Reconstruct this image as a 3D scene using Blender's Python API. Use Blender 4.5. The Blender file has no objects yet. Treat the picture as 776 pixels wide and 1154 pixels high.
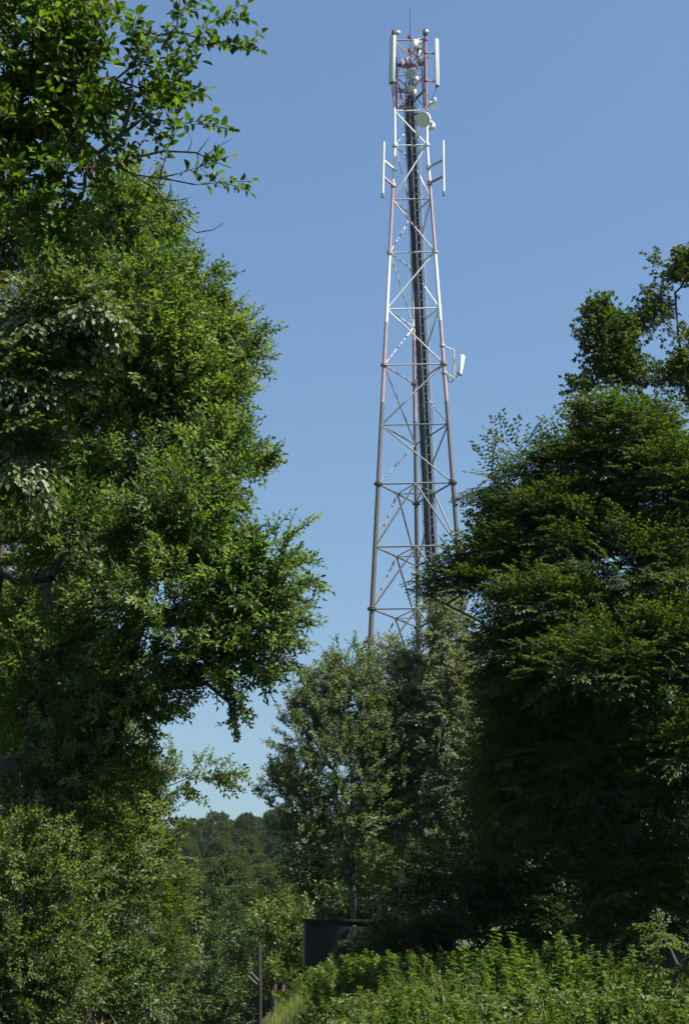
import bpy, math, random
import numpy as np
from mathutils import Vector

RNG = np.random.default_rng(11)
random.seed(11)
R = math.radians
scene = bpy.context.scene
COL = scene.collection

# ------------------------------------------------------------------ camera model (used to measure the place off the photograph)
PITCH = R(18.0)
FPX = 1900.0
PW, PH = 776.0, 1154.0
CAM = np.array([0.0, 0.0, 1.6])
_fw = np.array([0, math.cos(PITCH), math.sin(PITCH)])
_up = np.array([0, -math.sin(PITCH), math.cos(PITCH)])
_rt = np.array([1.0, 0, 0])


def sight(px, py, Y):
    """Point seen at photo pixel px, py, in the vertical plane Y metres ahead; and metres per pixel there."""
    d = FPX * _fw + (px - PW / 2) * _rt - (py - PH / 2) * _up
    t = Y / d[1]
    return CAM + d * t, t


def P(px, py, Y):
    return sight(px, py, Y)[0]


# ------------------------------------------------------------------ scene-object helpers
def put(o, parent=None):
    COL.objects.link(o)
    if parent is not None:
        o.parent = parent
    return o


def tag(o, label=None, cat=None, group=None, kind=None):
    if label: o["label"] = label
    if cat: o["category"] = cat
    if group: o["group"] = group
    if kind: o["kind"] = kind
    return o


def thing(name, label, cat, loc=(0, 0, 0), group=None):
    o = bpy.data.objects.new(name, None)
    o.empty_display_size = 0.3
    o.location = tuple(float(v) for v in loc)
    put(o)
    return tag(o, label, cat, group)


def mesh_np(name, verts, polys, mats, matidx=None):
    """verts (n,3); polys list of int arrays (k, sides); matidx list of ints per block."""
    me = bpy.data.meshes.new(name)
    verts = np.asarray(verts, dtype=np.float32)
    me.vertices.add(len(verts))
    me.vertices.foreach_set("co", verts.ravel())
    polys = [np.asarray(p, dtype=np.int32) for p in polys]
    ids = [i for i, p in enumerate(polys) if len(p)]
    loops = np.concatenate([polys[i].ravel() for i in ids])
    tot = np.concatenate([np.full(len(polys[i]), polys[i].shape[1], np.int32) for i in ids])
    start = np.concatenate([[0], np.cumsum(tot)[:-1]]).astype(np.int32)
    me.loops.add(len(loops))
    me.loops.foreach_set("vertex_index", loops)
    me.polygons.add(len(tot))
    me.polygons.foreach_set("loop_start", start)
    try:
        me.polygons.foreach_set("loop_total", tot)
    except Exception:
        pass
    if matidx is not None:
        mi = np.concatenate([np.full(len(polys[i]), matidx[i], np.int32) for i in ids])
        me.polygons.foreach_set("material_index", mi)
    me.update(calc_edges=True)
    me.validate()
    for m in mats:
        me.materials.append(m)
    return me


class MB:
    """Collects shapes, then links them as ONE mesh object."""
    def __init__(s):
        s.v = []; s.f = {3: [], 4: []}; s.n = 0; s.ng = []

    def add(s, v, faces):
        v = np.asarray(v, float)
        for f in faces:
            f = [i + s.n for i in f]
            if len(f) in (3, 4): s.f[len(f)].append(f)
            else: s.ng.append(f)
        s.v.append(v); s.n += len(v)
        return s

    def tube(s, p0, p1, r0, r1=None, n=8, cap=True):
        return s.poly([p0, p1], [r0, r0 if r1 is None else r1], n, cap)

    def poly(s, pts, rad, n=8, cap=True):
        pts = [np.asarray(p, float) for p in pts]
        if np.isscalar(rad): rad = [rad] * len(pts)
        vs = []
        ref = None
        for i, p in enumerate(pts):
            a = pts[max(i - 1, 0)]; b = pts[min(i + 1, len(pts) - 1)]
            d = b - a; d = d / (np.linalg.norm(d) + 1e-12)
            if ref is None:
                ref = np.array([0, 0, 1.0]) if abs(d[2]) < 0.9 else np.array([1.0, 0, 0])
            u = ref - d * ref.dot(d); u /= np.linalg.norm(u); ref = u
            w = np.cross(d, u)
            for k in range(n):
                a_ = 2 * math.pi * k / n
                vs.append(p + rad[i] * (math.cos(a_) * u + math.sin(a_) * w))
        fs = []
        for i in range(len(pts) - 1):
            for k in range(n):
                k2 = (k + 1) % n
                fs.append([i * n + k, i * n + k2, (i + 1) * n + k2, (i + 1) * n + k])
        if cap:
            fs.append(list(range(n))[::-1]); fs.append([(len(pts) - 1) * n + k for k in range(n)])
        return s.add(vs, fs)

    def box(s, c, size, ax=None, bev=0.0):
        """box centred at c, with axes ax (3x3 rows) and full sizes; edges along the last axis chamfered by bev."""
        c = np.asarray(c, float); ax = np.eye(3) if ax is None else np.asarray(ax, float)
        hx, hy, hz = [q / 2 for q in size]
        if bev > 0:
            b = min(bev, hx * .9, hy * .9)
            ring = [(-hx + b, -hy), (hx - b, -hy), (hx, -hy + b), (hx, hy - b), (hx - b, hy), (-hx + b, hy), (-hx, hy - b), (-hx, -hy + b)]
        else:
            ring = [(-hx, -hy), (hx, -hy), (hx, hy), (-hx, hy)]
        n = len(ring); zb = min(bev * .6, hz * .5)
        if zb > 0:
            rows = [(-hz, .9), (-hz + zb, 1), (hz - zb, 1), (hz, .9)]
        else:
            rows = [(-hz, 1), (hz, 1)]
        vs = [c + ax[0] * x * k + ax[1] * y * k + ax[2] * z for z, k in rows for x, y in ring]
        fs = []
        for i in range(len(rows) - 1):
            for k in range(n):
                k2 = (k + 1) % n
                fs.append([i * n + k, i * n + k2, (i + 1) * n + k2, (i + 1) * n + k])
        fs.append(list(range(n))[::-1]); fs.append([(len(rows) - 1) * n + k for k in range(n)])
        return s.add(vs, fs)

    def bar(s, p0, p1, w, h, up=(0, 0, 1)):
        p0 = np.asarray(p0, float); p1 = np.asarray(p1, float)
        d = p1 - p0; L = np.linalg.norm(d); d /= L
        u = np.asarray(up, float); u = u - d * u.dot(d)
        if np.linalg.norm(u) < 1e-3: u = np.array([1.0, 0, 0]) - d * d[0]
        u /= np.linalg.norm(u); w_ = np.cross(u, d)
        return s.box((p0 + p1) / 2, (w, h, L), [w_, u, d])

    def lathe(s, c, axis, prof, n=20):
        """prof: (along, radius) pairs; closed with caps."""
        c = np.asarray(c, float); d = np.asarray(axis, float); d /= np.linalg.norm(d)
        return s.poly_prof(c, d, prof, n)

    def poly_prof(s, c, d, prof, n):
        u = np.array([0, 0, 1.0]) if abs(d[2]) < .9 else np.array([1.0, 0, 0])
        u = u - d * u.dot(d); u /= np.linalg.norm(u); w = np.cross(d, u)
        vs = [c + d * a + r * (math.cos(2 * math.pi * k / n) * u + math.sin(2 * math.pi * k / n) * w) for a, r in prof for k in range(n)]
        fs = []
        for i in range(len(prof) - 1):
            for k in range(n):
                k2 = (k + 1) % n
                fs.append([i * n + k, i * n + k2, (i + 1) * n + k2, (i + 1) * n + k])
        fs.append(list(range(n))[::-1]); fs.append([(len(prof) - 1) * n + k for k in range(n)])
        return s.add(vs, fs)

    def build(s, name, mat, parent=None, smooth=True, off=None):
        v = np.concatenate(s.v)
        if off is not None: v = v - np.asarray(off)
        me = bpy.data.meshes.new(name)
        me.from_pydata([tuple(map(float, p)) for p in v], [], s.f[3] + s.f[4] + s.ng)
        me.materials.append(mat)
        if smooth:
            me.polygons.foreach_set("use_smooth", [True] * len(me.polygons))
            try: me.set_sharp_from_angle(angle=R(40))
            except Exception: pass
        me.update()
        return put(bpy.data.objects.new(name, me), parent)


# ------------------------------------------------------------------ materials
def nodes(name):
    m = bpy.data.materials.new(name); m.use_nodes = True
    nt = m.node_tree
    for n in list(nt.nodes): nt.nodes.remove(n)
    out = nt.nodes.new("ShaderNodeOutputMaterial")
    return m, nt, out


def N(nt, t, **kw):
    n = nt.nodes.new(t)
    for k, v in kw.items():
        if k in n.inputs: n.inputs[k].default_value = v
        else: setattr(n, k, v)
    return n


def ramp(nt, stops, interp="LINEAR"):
    r = nt.nodes.new("ShaderNodeValToRGB"); cr = r.color_ramp; cr.interpolation = interp
    while len(cr.elements) > 1: cr.elements.remove(cr.elements[-1])
    cr.elements[0].position = stops[0][0]; cr.elements[0].color = (*stops[0][1], 1)
    for p, c in stops[1:]:
        e = cr.elements.new(p); e.color = (*c, 1)
    return r


def solid(name, col, rough=.6, metal=0.0, var=.15, scale=8.0, spec=.5):
    m, nt, out = nodes(name)
    tc = N(nt, "ShaderNodeTexCoord")
    no = N(nt, "ShaderNodeTexNoise", Scale=scale, Detail=4.0)
    nt.links.new(tc.outputs["Object"], no.inputs["Vector"])
    r = ramp(nt, [(.3, tuple(c * (1 - var) for c in col)), (.7, tuple(min(1, c * (1 + var)) for c in col))])
    nt.links.new(no.outputs["Fac"], r.inputs["Fac"])
    b = N(nt, "ShaderNodeBsdfPrincipled", Roughness=rough, Metallic=metal)
    b.inputs["Specular IOR Level"].default_value = spec
    nt.links.new(r.outputs["Color"], b.inputs["Base Color"])
    nt.links.new(b.outputs["BSDF"], out.inputs["Surface"])
    return m


def leaf_mat(name, dark, mid, light, back=None, trans=.3, rough=.5, tcol=None, spec=.32, patch=.6):
    """Each leaf is an island of its own, so its tone comes from Random Per Island; broad patches from a slow noise."""
    m, nt, out = nodes(name)
    geo = N(nt, "ShaderNodeNewGeometry")
    tc = N(nt, "ShaderNodeTexCoord")
    no = N(nt, "ShaderNodeTexNoise", Scale=patch, Detail=2.0)
    nt.links.new(tc.outputs["Object"], no.inputs["Vector"])
    mx = N(nt, "ShaderNodeMath", operation="MULTIPLY_ADD")
    nt.links.new(no.outputs["Fac"], mx.inputs[0]); mx.inputs[1].default_value = .7
    sc_ = N(nt, "ShaderNodeMath", operation="MULTIPLY_ADD")
    nt.links.new(geo.outputs["Random Per Island"], sc_.inputs[0]); sc_.inputs[1].default_value = .95; sc_.inputs[2].default_value = -.3
    nt.links.new(sc_.outputs[0], mx.inputs[2])
    old = (min(1, light[0] * 1.45), light[1] * 1.08, light[2] * .9)          # a few yellowing leaves
    r = ramp(nt, [(0.05, dark), (.42, mid), (.85, light), (.985, old)])
    nt.links.new(mx.outputs[0], r.inputs["Fac"])
    col = r.outputs["Color"]
    if back is not None:
        mb = N(nt, "ShaderNodeMix", data_type="RGBA")
        nt.links.new(geo.outputs["Backfacing"], mb.inputs["Factor"])
        nt.links.new(col, mb.inputs["A"]); mb.inputs["B"].default_value = (*back, 1)
        col = mb.outputs["Result"]
    b = N(nt, "ShaderNodeBsdfPrincipled", Roughness=rough)
    b.inputs["Specular IOR Level"].default_value = spec
    nt.links.new(col, b.inputs["Base Color"])
    tr = N(nt, "ShaderNodeBsdfTranslucent")
    tm = N(nt, "ShaderNodeMix", data_type="RGBA", blend_type="MULTIPLY"); tm.inputs["Factor"].default_value = 1
    nt.links.new(r.outputs["Color"], tm.inputs["A"])
    t = tcol or (1.75, 1.7, .55)
    tm.inputs["B"].default_value = (*t, 1)
    nt.links.new(tm.outputs["Result"], tr.inputs["Color"])
    ms = N(nt, "ShaderNodeMixShader"); ms.inputs[0].default_value = trans
    nt.links.new(b.outputs["BSDF"], ms.inputs[1]); nt.links.new(tr.outputs["BSDF"], ms.inputs[2])
    nt.links.new(ms.outputs[0], out.inputs["Surface"])
    return m


def bark_mat(name, dark, light, scale=6.0):
    m, nt, out = nodes(name)
    tc = N(nt, "ShaderNodeTexCoord")
    mp = N(nt, "ShaderNodeMapping"); mp.inputs["Scale"].default_value = (1, 1, .25)
    nt.links.new(tc.outputs["Object"], mp.inputs["Vector"])
    no = N(nt, "ShaderNodeTexNoise", Scale=scale * 3, Detail=6.0)
    nt.links.new(mp.outputs["Vector"], no.inputs["Vector"])
    r = ramp(nt, [(.35, dark), (.65, light)])
    nt.links.new(no.outputs["Fac"], r.inputs["Fac"])
    b = N(nt, "ShaderNodeBsdfPrincipled", Roughness=.85)
    bp = N(nt, "ShaderNodeBump", Strength=.5, Distance=.02)
    nt.links.new(no.outputs["Fac"], bp.inputs["Height"])
    nt.links.new(bp.outputs["Normal"], b.inputs["Normal"])
    nt.links.new(r.outputs["Color"], b.inputs["Base Color"])
    nt.links.new(b.outputs["BSDF"], out.inputs["Surface"])
    return m


BARK = bark_mat("bark_brown", (.02, .016, .012), (.06, .05, .038))
BARK_GREY = bark_mat("bark_grey", (.04, .037, .032), (.11, .105, .095))
BARK_BIRCH = bark_mat("bark_birch", (.05, .045, .04), (.30, .29, .27), 2.5)


def sstep(a, b, x):
    t = np.clip((x - a) / (b - a), 0, 1)
    return t * t * (3 - 2 * t)


# ------------------------------------------------------------------ terrain
def bumps(x, y):
    return .12 * np.sin(x * .9 + .4 * y) * np.cos(y * .7 - .3 * x) + .25 * np.sin(x * .21 + 1.3) * np.cos(y * .17 + .6)


def height(x, y):
    x = np.asarray(x, float); y = np.asarray(y, float)
    u = (x + .07 * (y - 25) + 2.9) / 3.8
    bank = sstep(0, 1, u) * sstep(10, 21.5, y) * 2.0
    z = bank + .055 * np.clip(y - 22, 0, 80) * sstep(-6, 3, x) * sstep(200, 110, y) + .012 * np.clip(y - 10, 0, 200)
    z = z + 1.2 * sstep(-4.5, -9, x) * sstep(6, 14, y) * sstep(120, 60, y)
    hill = 30.5 * sstep(95, 400, y) + 6 * np.sin(x * .012 + .8) * sstep(120, 350, y)
    hill = hill - 25 * sstep(430, 900, y)
    return z + hill + bumps(x, y) * sstep(4, 12, y)
# ------------------------------------------------------------------ the lattice tower
TD = 70.0                       # the tower's front face stands this far off
TROT = R(-3.0)
LEV = [(38.8, 448.3, 483.6), (118.8, 448.3, 483.8), (158, 447.4, 484.4), (220, 443.7, 489.5), (281, 440.6, 492.2), (345.5, 438.5, 495.0),
       (409.5, 432.2, 500.3), (478, 430.3, 503.4), (545, 424.3, 508), (616.5, 420.2, 513.0), (687, 415.0, 518.5)]
zs, ss, cx = [], [], []
for (py, l, r) in LEV:
    a = P(l, py, TD); b = P(r, py, TD)
    zs.append((a[2] + b[2]) / 2); ss.append(b[0] - a[0]); cx.append((a[0] + b[0]) / 2)
zs = np.array(zs); ss = np.array(ss)
TX = float(np.mean(cx))
kf = np.polyfit(zs[3:], ss[3:], 1)
kink = zs[2]


def side(z):
    return float(np.polyval(kf, z)) if z < kink else float(max(np.mean(ss[:3]), np.polyval(kf, z)))


S0 = float(np.mean(ss[:3]))
step = np.mean(np.diff(zs[::-1])[:3])
while zs[-1] > 8.5:
    zs = np.append(zs, zs[-1] - step)
TBASE = float(height(TX, TD + 1.5)) - .1
TY = TD + .9                    # the axis of the triangle


def corner(k, z, grow=0.0):
    """leg k (0 front left, 1 front right, 2 rear) at height z"""
    s = side(z) + grow
    r = s / math.sqrt(3)
    ang = TROT + {0: R(210), 1: R(330), 2: R(90)}[k]
    return np.array([TX + r * math.cos(ang), TY + r * math.sin(ang), z])


def banded(name, stops, wear=.5):
    m, nt, out = nodes(name)
    tc = N(nt, "ShaderNodeTexCoord"); sp = N(nt, "ShaderNodeSeparateXYZ")
    nt.links.new(tc.outputs["Object"], sp.inputs[0])
    mr = N(nt, "ShaderNodeMapRange"); mr.inputs["From Min"].default_value = 0; mr.inputs["From Max"].default_value = 60
    nt.links.new(sp.outputs["Z"], mr.inputs["Value"])
    r = ramp(nt, [(max(0, min(1, z / 60)), c) for z, c in stops], "CONSTANT")
    nt.links.new(mr.outputs["Result"], r.inputs["Fac"])
    no = N(nt, "ShaderNodeTexNoise", Scale=3.0, Detail=6.0)
    nt.links.new(tc.outputs["Object"], no.inputs["Vector"])
    rr = ramp(nt, [(.35, (.72, .70, .68)), (.6, (1, 1, 1))])
    nt.links.new(no.outputs["Fac"], rr.inputs["Fac"])
    mx = N(nt, "ShaderNodeMix", data_type="RGBA", blend_type="MULTIPLY"); mx.inputs["Factor"].default_value = wear
    nt.links.new(r.outputs["Color"], mx.inputs["A"]); nt.links.new(rr.outputs["Color"], mx.inputs["B"])
    b = N(nt, "ShaderNodeBsdfPrincipled", Roughness=.5)
    nt.links.new(mx.outputs["Result"], b.inputs["Base Color"])
    nt.links.new(b.outputs["BSDF"], out.inputs["Surface"])
    return m


def zof(py): return float(P(466, py, TD)[2])


RED = (.37, .255, .26); RED_TOP = (.27, .13, .145); WHITE = (.72, .74, .73); STEEL = (.115, .112, .10); RUST = (.085, .073, .058)
zz = [zof(v) for v in (545, 453, 365, 282, 203, 118)]
PAINT = banded("tower_paint", [(0, RUST), (zz[0], STEEL), (zz[1], RED), (zz[2], WHITE), (zz[3], RED), (zz[4], WHITE), (zz[5], RED_TOP)])
PAINT_LIGHT = banded("tower_brace_paint", [(0, (.17, .175, .18)), (zz[1], (.44, .37, .38)), (zz[2], WHITE), (zz[3], (.48, .38, .385)), (zz[4], WHITE), (zz[5], (.42, .25, .27))])
GALV = solid("galvanised_steel", (.42, .43, .43), .45, .3)
DARKSTEEL = solid("dark_cable_steel", (.03, .035, .045), .6)
CABLE = solid("black_cable", (.018, .022, .034), .45)
PALE = solid("pale_grey_plastic", (.55, .58, .54), .45, var=.06, scale=1.5)
PALE2 = solid("white_plastic", (.70, .72, .69), .45, var=.05, scale=1.5)
DISHW = solid("white_dish", (.72, .72, .69), .4, var=.05)
UNDER = solid("grey_rubber", (.12, .13, .13), .6)
LAMP = solid("red_lamp_glass", (.14, .03, .03), .25)

tower = thing("lattice_tower", "tall three-legged red and white lattice telecom tower with antennas on top", "telecom tower", (TX, TY, TBASE))
TO = np.array([TX, TY, TBASE])
# the paint reads object space: shift its ramp to true heights
for m in (PAINT, PAINT_LIGHT):
    for n in m.node_tree.nodes:
        if n.type == "MAP_RANGE":
            n.inputs["From Min"].default_value = -TBASE; n.inputs["From Max"].default_value = 60 - TBASE


def tb(mb, name, mat, parent=tower, smooth=True):
    return mb.build(name, mat, parent, smooth, TO)


ztop = zs[0]
for k in range(3):
    zl = [TBASE] + sorted(zs.tolist())
    pts = [corner(k, z) for z in zl] + [corner(k, ztop + .25)]
    rad = [.13 - .075 * min(1, max(0, (z - TBASE) / (ztop - TBASE))) for z in zl + [ztop]]
    leg = tb(MB().poly(pts, rad, 12), "leg", PAINT)
    for i in (0, 2, 4, 6, 8, 10):
        if i < len(zs):
            c = corner(k, zs[i]); rr = .13 - .075 * max(0, (zs[i] - TBASE) / (ztop - TBASE))
            fl = MB().lathe(c - [0, 0, .05], (0, 0, 1), [(0, rr * 1.9), (.04, rr * 1.9), (.045, rr * 1.7), (.06, rr * 1.7), (.065, rr * 1.9), (.1, rr * 1.9)], 14)
            tb(fl, "flange", PAINT, leg)
    tb(MB().box(corner(k, TBASE + .1), (.9, .9, .5)), "footing", solid("concrete", (.3, .29, .27), .9), leg, False)

faces = [(0, 1, "F"), (2, 0, "L"), (1, 2, "R")]
upper_start = {"F": 0, "L": 1, "R": 0}
for i, z in enumerate(zs):
    for (a, b, nm) in faces:
        r = .034 if i < 8 else .042
        tb(MB().tube(corner(a, z), corner(b, z), r, n=8), "horizontal_brace", PAINT_LIGHT)
# single diagonals down to the ninth level, from alternating sides
START = {"F": [0, 1, 1, 1, 0, 1, 0, 1, 0], "L": [], "R": []}
for i in range(8):
    z0, z1 = zs[i], zs[i + 1]
    if i == 0:                      # the parallel-sided head: two bays of crossed bracing
        zm = (z0 + z1) / 2
        for (a, b, nm) in faces:
            tb(MB().tube(corner(a, zm), corner(b, zm), .028, n=6), "horizontal_brace", PAINT_LIGHT)
            tb(MB().tube(corner(a, z0), corner(b, zm), .03, n=6), "diagonal_brace", PAINT_LIGHT)
            tb(MB().tube(corner(b, zm), corner(a, z1), .03, n=6), "diagonal_brace", PAINT_LIGHT)
            if nm != "R": tb(MB().tube(corner(b, z0), corner(a, zm), .022, n=6), "diagonal_brace", PAINT_LIGHT)
        continue
    # level i top: which leg the front diagonal starts from (0 left, 1 right)
    fa = {1: 0, 2: 1, 3: 0, 4: 1, 5: 0, 6: 1, 7: 0}[i]
    tb(MB().tube(corner(fa, z0), corner(1 - fa, z1), .036, n=8), "diagonal_brace", PAINT_LIGHT)
    la = 2 if i % 2 else 0          # left face: rear leg on odd levels
    tb(MB().tube(corner(la, z0), corner(2 - la, z1), .032, n=8), "diagonal_brace", PAINT_LIGHT)
    ra = 1 if i % 2 else 2
    tb(MB().tube(corner(ra, z0), corner(3 - ra, z1), .032, n=8), "diagonal_brace", PAINT_LIGHT)
for i in range(8, len(zs) - 1):     # K bracing in the wide foot, with a triangle of hip members at each level
    z0, z1 = zs[i], zs[i + 1]
    mid = {}
    for (a, b, nm) in faces:
        m_ = (corner(a, z0) + corner(b, z0)) / 2; mid[nm] = m_
        for e in (a, b):
            tb(MB().tube(m_, corner(e, z1), .04, n=8), "diagonal_brace", PAINT_LIGHT)
    for q, w in (("F", "L"), ("L", "R"), ("R", "F")):
        tb(MB().tube(mid[q], mid[w], .026, n=6), "hip_brace", PAINT_LIGHT)

# cable ladder up the inside of the right-hand face
def on_inner(z, t, off=0.0):
    a, b = corner(1, z), corner(2, z)
    cen = np.array([TX, TY, z])
    p = a + (b - a) * t
    return p + (cen - p) * off
LADT = lambda z: .50 + .38 * max(0, min(1, (z - zof(640)) / (zof(118) - zof(640))))
lz = np.linspace(TBASE + 2, zof(75), 40)
cl = thing
p_lo, p_hi = P(487, 640, TD + 1.55), P(462.5, 118, TD + 1.15)
def lad(z):
    t = (z - p_lo[2]) / (p_hi[2] - p_lo[2])
    p = p_lo + (p_hi - p_lo) * t
    if z > p_hi[2]: p = np.array([p_hi[0] + .02 * (z - p_hi[2]), p_hi[1], z])
    return np.array([p[0], p[1], z])
wx, wy = np.array([.94, -.34, 0]), np.array([.34, .94, 0])
ll = MB()
for sx in (-.04, .24):
    ll.bar(lad(TBASE + .3) + wx * sx, lad(p_hi[2]) + wx * sx, .05, .03, wy)
    ll.bar(lad(p_hi[2]) + wx * sx, lad(lz[-1]) + wx * sx, .05, .03, wy)
ladder = tb(ll, "cable_ladder", GALV)
z = TBASE + .5
while z < lz[-1]:
    tb(MB().bar(lad(z) - wx * .05 - wy * .045, lad(z) + wx * .23 - wy * .045, .035, .035), "rung", GALV, ladder, False)
    z += .42
bundle = MB()
for q in range(11):
    o = -.27 + .38 * q / 10
    ztop_c = lz[-1] - (q % 3) * .8
    pts = [lad(z) + wx * (o + .012 * math.sin(z * 1.3 + q)) + wy * (.05 + .02 * (q % 2)) for z in np.linspace(TBASE + .3, ztop_c, 60)]
    bundle.poly(pts, .032, 6)
tb(bundle, "cable_bundle", CABLE, ladder)
cg = MB()
zc = TBASE + 2.5
cage_pts = [[] for _ in range(5)]
while zc < p_hi[2]:
    c = lad(zc) - wy * .05
    ring = [c + wx * .3 * math.cos(a) - wy * .5 * math.sin(a) for a in np.linspace(0, math.pi, 7)]
    cg.poly(ring, .012, 4, False)
    for j, q in enumerate((1, 2, 3, 4, 5)): cage_pts[j].append(ring[q])
    zc += .9
for c in cage_pts: cg.poly(c, .011, 4, False)
tb(cg, "safety_cage", DARKSTEEL, ladder)
tb(MB().poly([lad(z) + wx * .33 for z in (TBASE + .3, p_hi[2])], .018, 6), "fall_arrest_rail", GALV, ladder)

# --- lightning rod, lamps
rear_top = corner(2, ztop)
rod_y = TD + .9
rod = tb(MB().poly([P(462.5, 100, rod_y), P(462, 36, rod_y), P(461.7, 9, rod_y)], [.03, .022, .012], 6), "lightning_rod", DARKSTEEL)
for k, px in ((0, 451), (1, 482.5)):
    c = corner(k, ztop + .25)
    lp = tb(MB().lathe(c, (0, 0, 1), [(0, .11), (.14, .12), (.16, .10), (.30, .09), (.36, .03)], 12), "warning_light", LAMP)
    d = np.array([.20 if k == 0 else .05, -.08, .10])
    tb(MB().lathe(c + d, (.3, -.9, .25), [(-.12, .07), (.0, .10), (.10, .09), (.13, .05)], 12), "lamp_housing", PALE, lp)

# --- panel antennas on the head
def panel(name, top, bot, Y, w, dp, face, mat, label, leg_k, brackets, bev=.06):
    a, b = P(*top, Y), P(*bot, Y)
    ax2 = (a - b); L = np.linalg.norm(ax2); ax2 /= L
    f = np.array([math.cos(face), math.sin(face), 0]); f = f - ax2 * f.dot(ax2); f /= np.linalg.norm(f)
    sdir = np.cross(f, ax2)
    o = tb(MB().box((a + b) / 2, (w, dp, L), [sdir, f, ax2], bev), name, mat)
    o["label"] = label
    tb(MB().box(b - ax2 * .02, (w * .86, dp * .86, .05), [sdir, f, ax2], bev * .8), "end_cap", UNDER, o)
    for t in brackets:
        p = b + (a - b) * t
        q = corner(leg_k, p[2])
        m_ = MB().bar(p - f * dp * .45, q, .07, .05)
        m_.lathe(q - [0, 0, .07], (0, 0, 1), [(0, .1), (.14, .1)], 10)
        tb(m_, "mounting_bracket", PAINT, o)
    lo = b - f * .05
    cab = [lo + sdir * .05, lo + sdir * .05 - [0, 0, .25], (lo + corner(leg_k, b[2] - .8)) / 2 - [0, 0, .45], corner(leg_k, b[2] - .4), corner(leg_k, b[2] - 1.6) + [.06, .05, 0]]
    tb(MB().poly(cab, .02, 6), "feeder_cable", CABLE, o)
    return o
panel("panel_antenna", (442.3, 41), (441.2, 93), TD + .1, .36, .17, R(228), PALE, "pale panel antenna on the left of the tower head", 0, (.12, .72))
panel("panel_antenna", (491.5, 44.5), (492.3, 96.5), TD + .5, .24, .20, R(318), PALE, "pale panel antenna on the right of the tower head", 1, (.10, .70), .08)
panel("panel_antenna", (471.5, 44), (471.3, 74), TD + 2.4, .26, .14, R(92), PALE, "panel antenna facing away behind the tower head", 2, (.3, .8))

# --- platform brackets and boxes inside the head
def beam(pts, w, h, mat=PAINT, name="platform_beam"):
    m_ = MB()
    for a, b in zip(pts, pts[1:]): m_.bar(a, b, w, h)
    return tb(m_, name, mat)
for py in (66, 94.5, 113):
    z = zof(py)
    c0 = corner(0, z); c1 = corner(1, z); c2 = corner(2, z)
    cm = np.array([TX - .15, TY - .05, z + .12])
    beam([c0, cm], .10, .16)
    if py == 66: beam([cm, c1], .10, .14); beam([cm, c2], .08, .12)
    if py == 94.5: beam([c2, c1], .08, .10)
# white square unit
u = P(469, 50.5, TD + .5)
bx = tb(MB().box(u, (.36, .22, .46), [[.96, .28, 0], [-.28, .96, 0], [0, 0, 1]], .03), "equipment_box", PALE2)
tb(MB().bar(u + [.18, .1, -.15], corner(1, u[2] - .35), .06, .06), "mounting_bracket", GALV, bx)
tb(MB().poly([u + [.22, .02, -.05], u + [.26, .02, -.3], u + [.3, .05, -.42], corner(1, u[2] - .45)], .02, 6), "feeder_cable", PALE, bx)
# drum dish in front of the cable ladder
def dish(px, py, Y, r, axis, depth, mat, label, pole):
    c = P(px, py, Y); d = np.asarray(axis, float); d /= np.linalg.norm(d)
    o = tb(MB().lathe(c, d, [(-depth, r * .45), (-depth * .75, r * .8), (-depth * .4, r * .97), (0, r), (.015, r * .97), (.03, r * .6), (.035, .01)], 28), "dish_antenna", mat)
    o["label"] = label
    back = c - d * depth
    tb(MB().lathe(back, -d, [(0, .09), (.16, .09), (.2, .05)], 12), "feed_unit", PALE, o)
    tb(MB().bar(back - d * .1, pole, .06, .06), "mounting_bracket", GALV, o)
    return o
dish(463, 83.5, TD + .35, .27, (-.12, -.93, -.35), .16, solid("grey_dish_cover", (.40, .42, .40), .5, var=.04), "grey round dish in the middle of the tower head", P(463, 84, TD + .95))
dish(461.5, 99.5, TD + .5, .17, (-.5, -.7, -.2), .3, PALE, "small grey drum dish below the round grey dish", P(463, 99, TD + .95))
o = tb(MB().box(P(469.3, 89.5, TD + .3), (.16, .2, .2), None, .03), "equipment_box", PALE2)
tb(MB().bar(P(469.3, 89.5, TD + .3), P(463, 90, TD + .9), .05, .05), "mounting_bracket", GALV, o)
o = tb(MB().box(P(467, 104.5, TD + .3), (.14, .2, .24), None, .03), "equipment_box", PALE2)
tb(MB().bar(P(467, 104.5, TD + .3), P(463, 105, TD + .9), .05, .05), "mounting_bracket", GALV, o)
dish(476.5, 134.8, TD - .2, .38, (-.55, -.72, -.42), .24, DISHW, "white open dish facing down and left below the tower head", corner(1, zof(133)))
dish(484.5, 142, TD + .75, .25, (-.1, .95, -.1), .16, PALE, "pale dish seen from behind beside the right leg", corner(1, zof(140)))
dish(490.0, 116.5, TD + .2, .29, (.97, .1, 0), .12, PALE2, "white dish seen edge on at the right of the tower head", corner(1, zof(117)))
# dark hose slung under the white horizontal
za = zof(120)
tb(MB().poly([corner(0, za) * (1 - t) + corner(1, za) * t + np.array([0, -.08, -.09 - .1 * math.sin(t * 3.14)]) for t in (.5, .6, .7, .8, .9, .97)], .05, 8), "feeder_cable", CABLE)
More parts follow.
